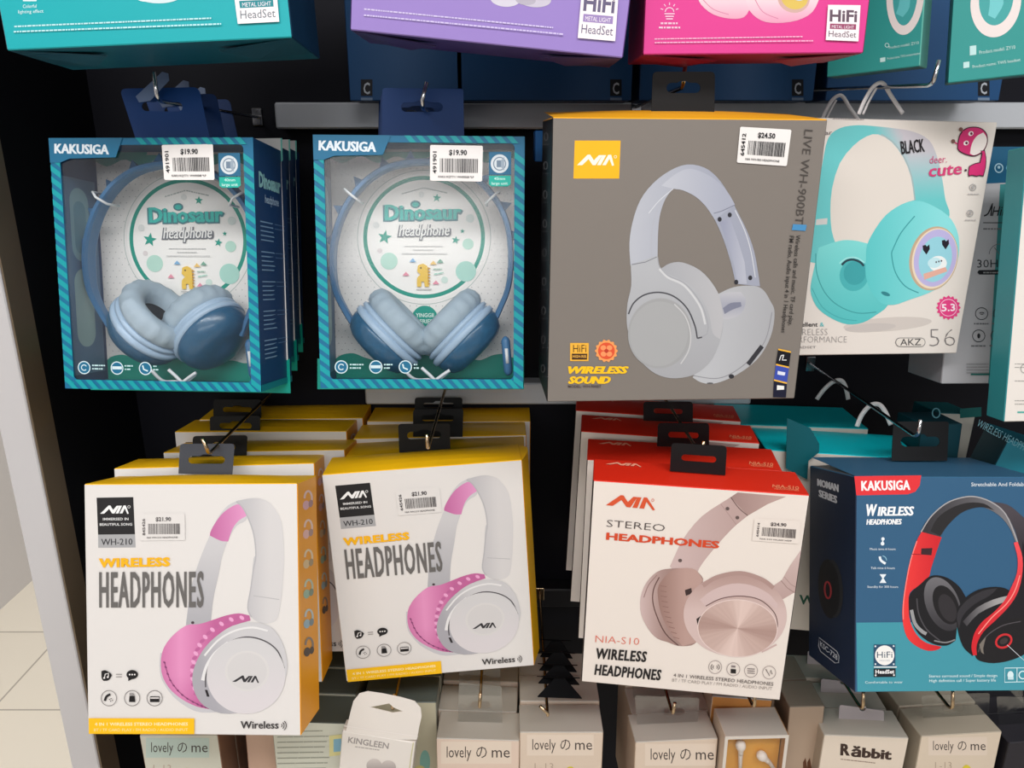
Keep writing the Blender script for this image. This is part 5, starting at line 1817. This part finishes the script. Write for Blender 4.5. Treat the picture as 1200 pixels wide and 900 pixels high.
def strap_box(loc, rot, label, pts, flap=False):
    fr = Frame(loc, rot, (0.165, 0.085, 0.215))
    t = fr.root('headphone_carton', label, 'headphone box', 'turquoise topped cartons with straps')
    carton(fr, t, (216, 208, 198), TQT, (8, 88, 98), (8, 88, 98), lift=.0)
    if flap:
        mb = Mesh()
        o = [fr.L(q, -.008) for q in [(922.5, 490), (950, 502), (960, 520), (960, 530), (947.5, 540), (946, 562), (921, 549)]]
        mb.plate([(v.x, v.z) for v in o], None, -.008, -.007, card((8, 92, 102)))
        mb.build('side_flap', t, False, fr.base)
        p = Print(fr.plane('front'))
        p.text('WIRELESS', (936, 707.5), (1010, 712), 11, (20, 90, 70), .03)
        p.build('front_print', t, fr.base)
    strap(fr, t, [(x, y, .05) for x, y in pts], .05, WS, .005)
    return t


strap_box((0.3560, 0.062, 1.0705), (-3.5, 1.5, -6.0), 'turquoise topped carton with white strap just behind the blue carton', [(1004, 500), (1010, 486), (1020, 475), (1030, 474), (1037, 482), (1044, 498)], True)
strap_box((0.3380, 0.152, 1.0700), (-2.0, 1.0, -3.0), 'turquoise topped carton with grey strap farther back', [(957, 468), (966, 456), (977, 447), (986, 446), (991, 454), (994, 468)])
fx = Frame((0.5600, 0.030, 1.088), (-4.0, 16.0, -14.0), (0.15, 0.06, 0.2))
t = fx.root('headphone_carton', 'dark teal carton hanging askew at the lower right edge', 'headphone box')
carton(fx, t, (28, 128, 150), (22, 112, 132), (10, 66, 80), (10, 66, 80))
p = Print(fx.plane('front'))
p.text('WIRELESS HEADPHONES', (1144, 499), (1216, 537), 8.5, (130, 186, 200), -.01)
p.build('front_print', t, fx.base)
fx = Frame((0.5130, 0.135, 1.135), (-3.0, 4.0, 6.0), (0.045, 0.05, 0.13))
t = fx.root('earphone_carton', 'small cream fronted carton between teal ones, lower right', 'earphone box')
carton(fx, t, (206, 204, 194), (20, 100, 106), (10, 70, 80), (16, 84, 90))
p = Print(fx.plane('front'))
p.quad([(1125, 479), (1150, 477), (1150, 488), (1125, 490)], (20, 110, 108))
p.build('front_print', t, fx.base)
fx = Frame((0.4720, 0.085, 1.130), (-4.0, 0.0, 2.0), (0.046, 0.05, 0.15))
t = fx.root('earphone_carton', 'dark green blue carton behind the black tab, lower right', 'earphone box')
carton(fx, t, (10, 62, 74), (10, 56, 66), (8, 44, 52), (8, 44, 52))
p = Print(fx.plane('front'))
p.ring(1097, 484, 4.5, 5.5, 1.6, (70, 120, 130), n=12)
p.build('front_print', t, fx.base)

# ------------------------------------------------------------------ earphone boxes of the bottom row
BEI, BEI2, LID = (214, 196, 178), (188, 166, 146), (176, 170, 160)


def clear_tab(fr, root, q, slot, yl):
    o = hang_tab(fr, root, q, slot, yl, TABFILM, .004, .0006)
    return tag(o, 'clear plastic hang tab')


def lovely_art(p, L, R, top, sw=1.0, dots=True, paper=None):
    """maker's name with one kana between two words, and a pictured earbud"""
    W0 = R - L
    g = lambda u, v: (L + W0 * u, top + W0 * v)
    p.quad([g(.06, .03), g(.92, .03), g(.92, .30), g(.06, .30)], paper or (222, 206, 190))
    p.text('lovely', g(.13, .225), g(.43, .225), W0 * .135, (62, 52, 50), .0)
    p.text('の', g(.49, .225), g(.62, .225), W0 * .125, (62, 52, 50), .0)
    p.text('me', g(.68, .225), g(.90, .225), W0 * .135, (62, 52, 50), .0)
    p.text('L-13', g(.16, .50), g(.40, .50), W0 * .10, (176, 156, 140), -.01)
    if dots:
        p.ell(*g(.62, .55), W0 * .075, W0 * .11, (214, 196, 62))
        p.ell(*g(.64, .72), W0 * .06, W0 * .10, (204, 184, 56))
        p.stroke([g(.46, .68), g(.52, .58), g(.58, .56)], W0 * .03, (84, 66, 56), sm=4)
        p.stroke([g(.74, .56), g(.82, .53), g(.88, .62)], W0 * .03, (84, 66, 56), sm=4)
    else:
        p.ell(*g(.66, .45), W0 * .05, W0 * .05, (110, 104, 98))
        p.ell(*g(.88, .55), W0 * .06, W0 * .05, (110, 104, 98))


def small_box(loc, rot, size, label, art=None, front=BEI, top=LID, side=BEI2, tabq=None, slot=None, tabm=None, behind=2, blab='', group='beige earphone boxes'):
    fr = Frame(loc, rot, size)
    t = fr.root('earphone_box', label, 'earphone box', group)
    carton(fr, t, front, top, side, side)
    if art:
        p = Print(fr.plane('front'))
        art(p)
        p.build('front_print', t, fr.base)
    if tabq:
        if tabm is None:
            clear_tab(fr, t, tabq, slot, size[1] * .6)
        else:
            hang_tab(fr, t, tabq, slot, size[1] * .6, tabm, .003)
    for k in range(1, behind + 1):
        c = copy_tree(t)
        c.matrix_world = Matrix.Translation((random.uniform(-.003, .003), (size[1] + .004) * k, random.uniform(-.003, .002))) @ fr.M @ Matrix.Translation(fr.base)
        c['label'] = ('second ' if k == 1 else 'third ' if k == 2 else 'fourth ') + blab
    return fr, t


SZ = (0.0935, 0.044, 0.15)
lv = lambda a, b, y, **k: (lambda p: lovely_art(p, a, b, y, **k))
small_box((-0.3723, 0.0, 0.7931), (0, 0, 0.6), (0.0873, 0.044, 0.15), 'earphone box with pale green label under the leftmost pink headphone carton', lv(166, 252, 862, paper=(186, 204, 196)), (206, 206, 192), (176, 176, 170), (150, 116, 96), behind=2, blab='earphone box behind the pale green labelled one')
small_box((-0.2870, 0.02, 0.8000), (0, 2, 8), (0.040, 0.044, 0.15), 'narrow rosy beige earphone box beside the pale green labelled one', None, (196, 164, 144), (170, 150, 138), (150, 110, 92), behind=1, blab='narrow rosy beige earphone box')


def paper_art(p):
    for k in range(8):
        lines(p, 325, 858 + 6.2 * k, 378 + (k * 7) % 9, 857 + 6.2 * k, 1.1, (150, 152, 140), 100 + k, (8, 26))
    p.text('N-1', (327, 852), (342, 851.6), 4, (110, 110, 104), .01)
    p.quad([(386, 862), (402, 860), (404, 884), (386, 886)], (216, 210, 150))
    p.quad([(391, 866), (400, 865), (401, 880), (391, 881)], (130, 178, 200))


small_box((-0.2243, 0.0, 0.8106), (0, .5, -1.9), (0.0878, 0.044, 0.15), 'pale earphone box turned with its printed back to the front', paper_art, (204, 206, 192), (74, 80, 76), (150, 152, 140), behind=2, blab='dark topped earphone box behind the turned one')
TS = (84, 90, 86)
small_box((-0.0389, 0.0, 0.7873), (0, .48, -1.76), SZ, 'beige earphone box with clear tab beneath the tilted carton', lv(511, 607, 866, dots=False), (218, 196, 180), LID, BEI2,
          [(538, 800), (588, 804), (589, 866), (536, 864)], euro(563, 826, 24, 8, 0, 0), None, 3, 'beige earphone box, counted from the grey dotted front one')
small_box((0.0552, 0.0, 0.7972), (0, 0, 0), SZ, 'beige earphone box under the folded black tabs', lv(612, 703, 858), BEI, LID, BEI2, behind=2, blab='beige earphone box behind the one under black tabs')
small_box((0.1855, 0.0, 0.7862), (0, -.77, 2.86), SZ, 'beige earphone box with crumpled clear tab under the red topped carton', lv(750, 846, 868.5), BEI, LID, BEI2,
          [(744, 815), (820, 818), (816, 862), (748, 866)], euro(790, 834, 24, 8, 0, 0), None, 2, 'beige earphone box behind the crumpled clear tab')


def rabbit_art(p):
    p.text('R', (984.5, 884.5), (996, 885), 13.8, (58, 40, 34), .03, 0, .9)
    p.text('ăbbit', (997, 886), (1044.5, 890), 11.6, (58, 40, 34), .03, 0, .8)
    lines(p, 985, 890, 1026, 894.5, 1.0, (150, 130, 118), 120)
    p.poly([(975, 905), (1060, 905), (1060, 912), (975, 912)], (200, 176, 160))


small_box((0.3952, 0.0, 0.7914), (0, .67, -2.34), SZ, 'cream earphone box lettered in brown, with grey paper tab', rabbit_art, (222, 208, 192), (188, 180, 168), (180, 166, 148),
          [(984, 826), (1036, 833), (1036, 858), (982, 852)], euro(1011, 830, 8, 7, 0, 0), mat('grey_paper_tab', (178, 170, 172), .6), 2, 'earphone box behind the brown lettered one')
small_box((0.5031, 0.0, 0.7950), (0, -.91, 3.47), SZ, 'beige earphone box under the blue carton, near the right edge', lv(1083, 1163, 861), (216, 200, 180), (180, 168, 150), (170, 158, 140),
          [(1080, 815), (1160, 812), (1158, 858), (1084, 862)], euro(1117, 830, 24, 8, 0, 0), None, 2, 'beige earphone box behind the one near the right edge')
small_box((0.585, 0.0, 0.7850), (0, 0, 5), (0.06, 0.044, 0.15), 'black earphone box at the bottom right corner', None, (36, 34, 42), (44, 42, 48), (24, 22, 28), [(1168, 816), (1230, 818), (1230, 864), (1172, 862)], euro(1200, 834, 20, 8, 0, 0), None, 1, 'black earphone box at the right edge', group='black earphone boxes')
small_box((0.3370, 0.02, 0.8150), (0, -2, 0), (0.040, 0.044, 0.15), 'narrow tan earphone box left of the brown lettered one', lambda p: [p.poly([(941 + 5 * k, 893), (944 + 5 * k, 888), (946 + 5 * k, 900), (941 + 5 * k, 902)], (96, 60, 40)) for k in range(2)], (176, 154, 134), (140, 128, 114), (130, 110, 94), behind=1, blab='narrow tan earphone box')

small_box((-0.1300, 0.035, 0.8080), (0, 0, 0), (0.085, 0.044, 0.15), 'grey green topped earphone box behind the white earphone card', lambda p: [p.ell(498, 893, 6, 14, (120, 170, 160)), p.ell(492, 905, 8, 8, (200, 190, 120))], (190, 184, 160), (84, 92, 88), (140, 142, 130), behind=3, blab='grey green topped earphone box behind the white card')

# white card with rounded top
fkx = Frame((-0.1510, -0.030, at((447, 862), -0.03).z - .0655), (0, 7.8, -4.0), (0.0800, 0.018, 0.13))
t = fkx.root('earphone_card', 'white earphone card with grey lettering hanging askew', 'earphone box')
WC = (224, 218, 212)
carton(fkx, t, WC, WC, (206, 198, 192), (196, 190, 180))
q = [fkx.L(c, .0) for c in [(402.6, 867), (407, 850), (411, 833), (414, 822), (421, 813), (431, 810.5), (448, 813), (470, 817.5), (486, 822), (493, 830), (494, 840), (491, 853), (488.5, 867)]]
s_ = [fkx.L(c, .0) for c in [(433, 829), (456, 824.5), (461, 829), (472, 834), (460, 835.5)]]
mb = Mesh()
mb.plate([(v.x, v.z) for v in q], [(v.x, v.z) for v in s_], .0002, .0010, card((228, 222, 216)))
mb.build('hang_tab', t, False, fkx.base)
p = Print(fkx.plane('front'))
p.stroke([(403, 850.5), (490, 863)], .8, (236, 230, 226))
p.text('KINGLEEN', (407.5, 870), (455, 877.5), 7, (150, 144, 142), .02)
lines(p, 416, 875.5, 445, 879.5, 1.2, (170, 164, 160), 130)
for x, y in ((438.5, 897), (455, 899)):
    p.ell(x, y, 9, 8, (178, 170, 168), 0, 24, lambda a, b: mixc((206, 198, 194), (150, 142, 140), (b - 889) / 16), 3)
p.stroke([(484.5, 870), (482, 885), (480, 900)], 1.2, (196, 190, 150))
p.build('front_print', t, fkx.base)

# orange window box with white earbuds
fo = Frame((0.2696, -0.012, 0.8131), (0, -.42, 1.5), (0.0707, 0.044, 0.13))
t = fo.root('earphone_box', 'earphone box with orange window and white earbuds', 'earphone box')
w_, d_, h_ = fo.w / 2, fo.d, fo.h / 2
fm = card((214, 206, 196))
mb = Mesh()
th = .0009
mb.box((-w_, 0, -h_), (-w_ + th, d_, h_), card((196, 176, 156)))
mb.box((w_ - th, 0, -h_), (w_, d_, h_), card((176, 130, 84)))
mb.box((-w_ + th, .0006, h_ - th), (w_ - th, d_, h_), card((186, 178, 168)))
mb.box((-w_ + th, .0006, -h_), (w_ - th, d_, -h_ + th), fm)
mb.box((-w_ + th, d_ - th, -h_ + th), (w_ - th, d_, h_ - th), fm)
mb.plate([(-w_, -h_), (w_, -h_), (w_, h_), (-w_, h_)], rrect(-w_ + .0035, -h_ + .005, w_ - .0035, h_ - .004, .001), -.0001, .0006, fm)
mb.build('carton', t, False, fo.base)
mb = Mesh()
mb.box((-w_ + .002, .016, -h_ + .002), (w_ - .002, .017, h_ - .002), card((222, 158, 62)))
mb.build('backing_card', t, False, fo.base)
mb = Mesh()
mb.box((-w_ + .0015, .0008, -h_ + .002), (w_ - .0015, .0011, h_ - .002), FILM)
tag(mb.build('window', t, False, fo.base), 'clear plastic window')
eb = mat('white_bud_plastic', (234, 222, 214), .35)
for i, (c, s, e) in enumerate((((868, 874), (868, 886), (867, 912)), ((893, 886), (901, 893), (912, 908)))):
    b = fo.root('earbud', ('white earbud on orange card, upper left of the pair', 'white earbud on orange card, lower right of the pair')[i], 'earbud', 'earbuds in the orange window')
    P0, P1, P2 = (fo.L(v, .010) for v in (c, s, e))
    mb = Mesh()
    ax = (P1 - P0).normalized()
    R = Matrix.Translation(P0) @ ax.to_track_quat('Z', 'Y').to_matrix().to_4x4()
    mb.lathe([(0, -.0062), (.003, -.0058), (.0052, -.0035), (.0058, 0), (.0050, .003), (.0035, .0055), (.0030, .008), (.0028, .012), (0, .0125)], R, eb, 20)
    mb.build('bud', b, True, fo.base)
    mb = Mesh()
    mb.tube([P0 + ax * .010, P1 + Vector((0, .001, 0)), P2], .0024, eb, 10, [.0028, .0026, .0014])
    mb.build('stem', b, True, fo.base)
c = Frame((0.2640, 0.036, 0.8230), (0, 1.5, -4), (0.068, 0.044, 0.13))
t = c.root('earphone_box', 'grey topped earphone box behind the orange window one', 'earphone box')
carton(c, t, (190, 130, 70), (150, 146, 142), (196, 176, 156), (176, 130, 84))

FOLD = mat('matt_black_plastic', (5, 5, 7), .75, 0, .1)
# folded black tabs on the pegs between the two middle cartons
for i, (cx, y0, y1, wd, dep) in enumerate(((656, 796, 819, 26, -.012), (655, 781, 803, 24, .012), (654, 765, 788, 22, .04), (652, 752, 772, 19, .07))):
    lab = ('front most folded black tab above the bottom row', 'second folded black tab of the cascade', 'third folded black tab of the cascade', 'topmost folded black tab of the cascade')[i]
    P0, Pa, Pb = at((cx, y0), dep + .012), at((cx - wd, y1 - 2), dep), at((cx + wd, y1), dep)
    root = bpy.data.objects.new('folded_tab', None)
    root.location = (P0.x, dep, Pa.z)
    COL.objects.link(root)
    tag(root, lab, 'hang tab', 'folded black hang tabs')
    mb = Mesh()
    tl, tr = P0 + Vector((-.006, 0, 0)), P0 + Vector((.006, 0, 0))
    n_ = Vector((0, .0012, .0004))
    v = [tl, tr, Pb, Pa, tl + n_, tr + n_, Pb + n_, Pa + n_]
    mb.add(v, [(0, 1, 2, 3), (7, 6, 5, 4), (0, 4, 5, 1), (1, 5, 6, 2), (2, 6, 7, 3), (3, 7, 4, 0)], FOLD)
    mb.build('front_leaf', root, False, root.location)
    mb = Mesh()
    back = Vector((0, .028, .004))
    v = [tl + n_, tr + n_, Pb + back, Pa + back, tl + n_ * 2, tr + n_ * 2, Pb + back + n_, Pa + back + n_]
    mb.add(v, [(0, 1, 2, 3), (7, 6, 5, 4), (0, 4, 5, 1), (1, 5, 6, 2), (2, 6, 7, 3), (3, 7, 4, 0)], FOLD)
    mb.build('rear_leaf', root, False, root.location)
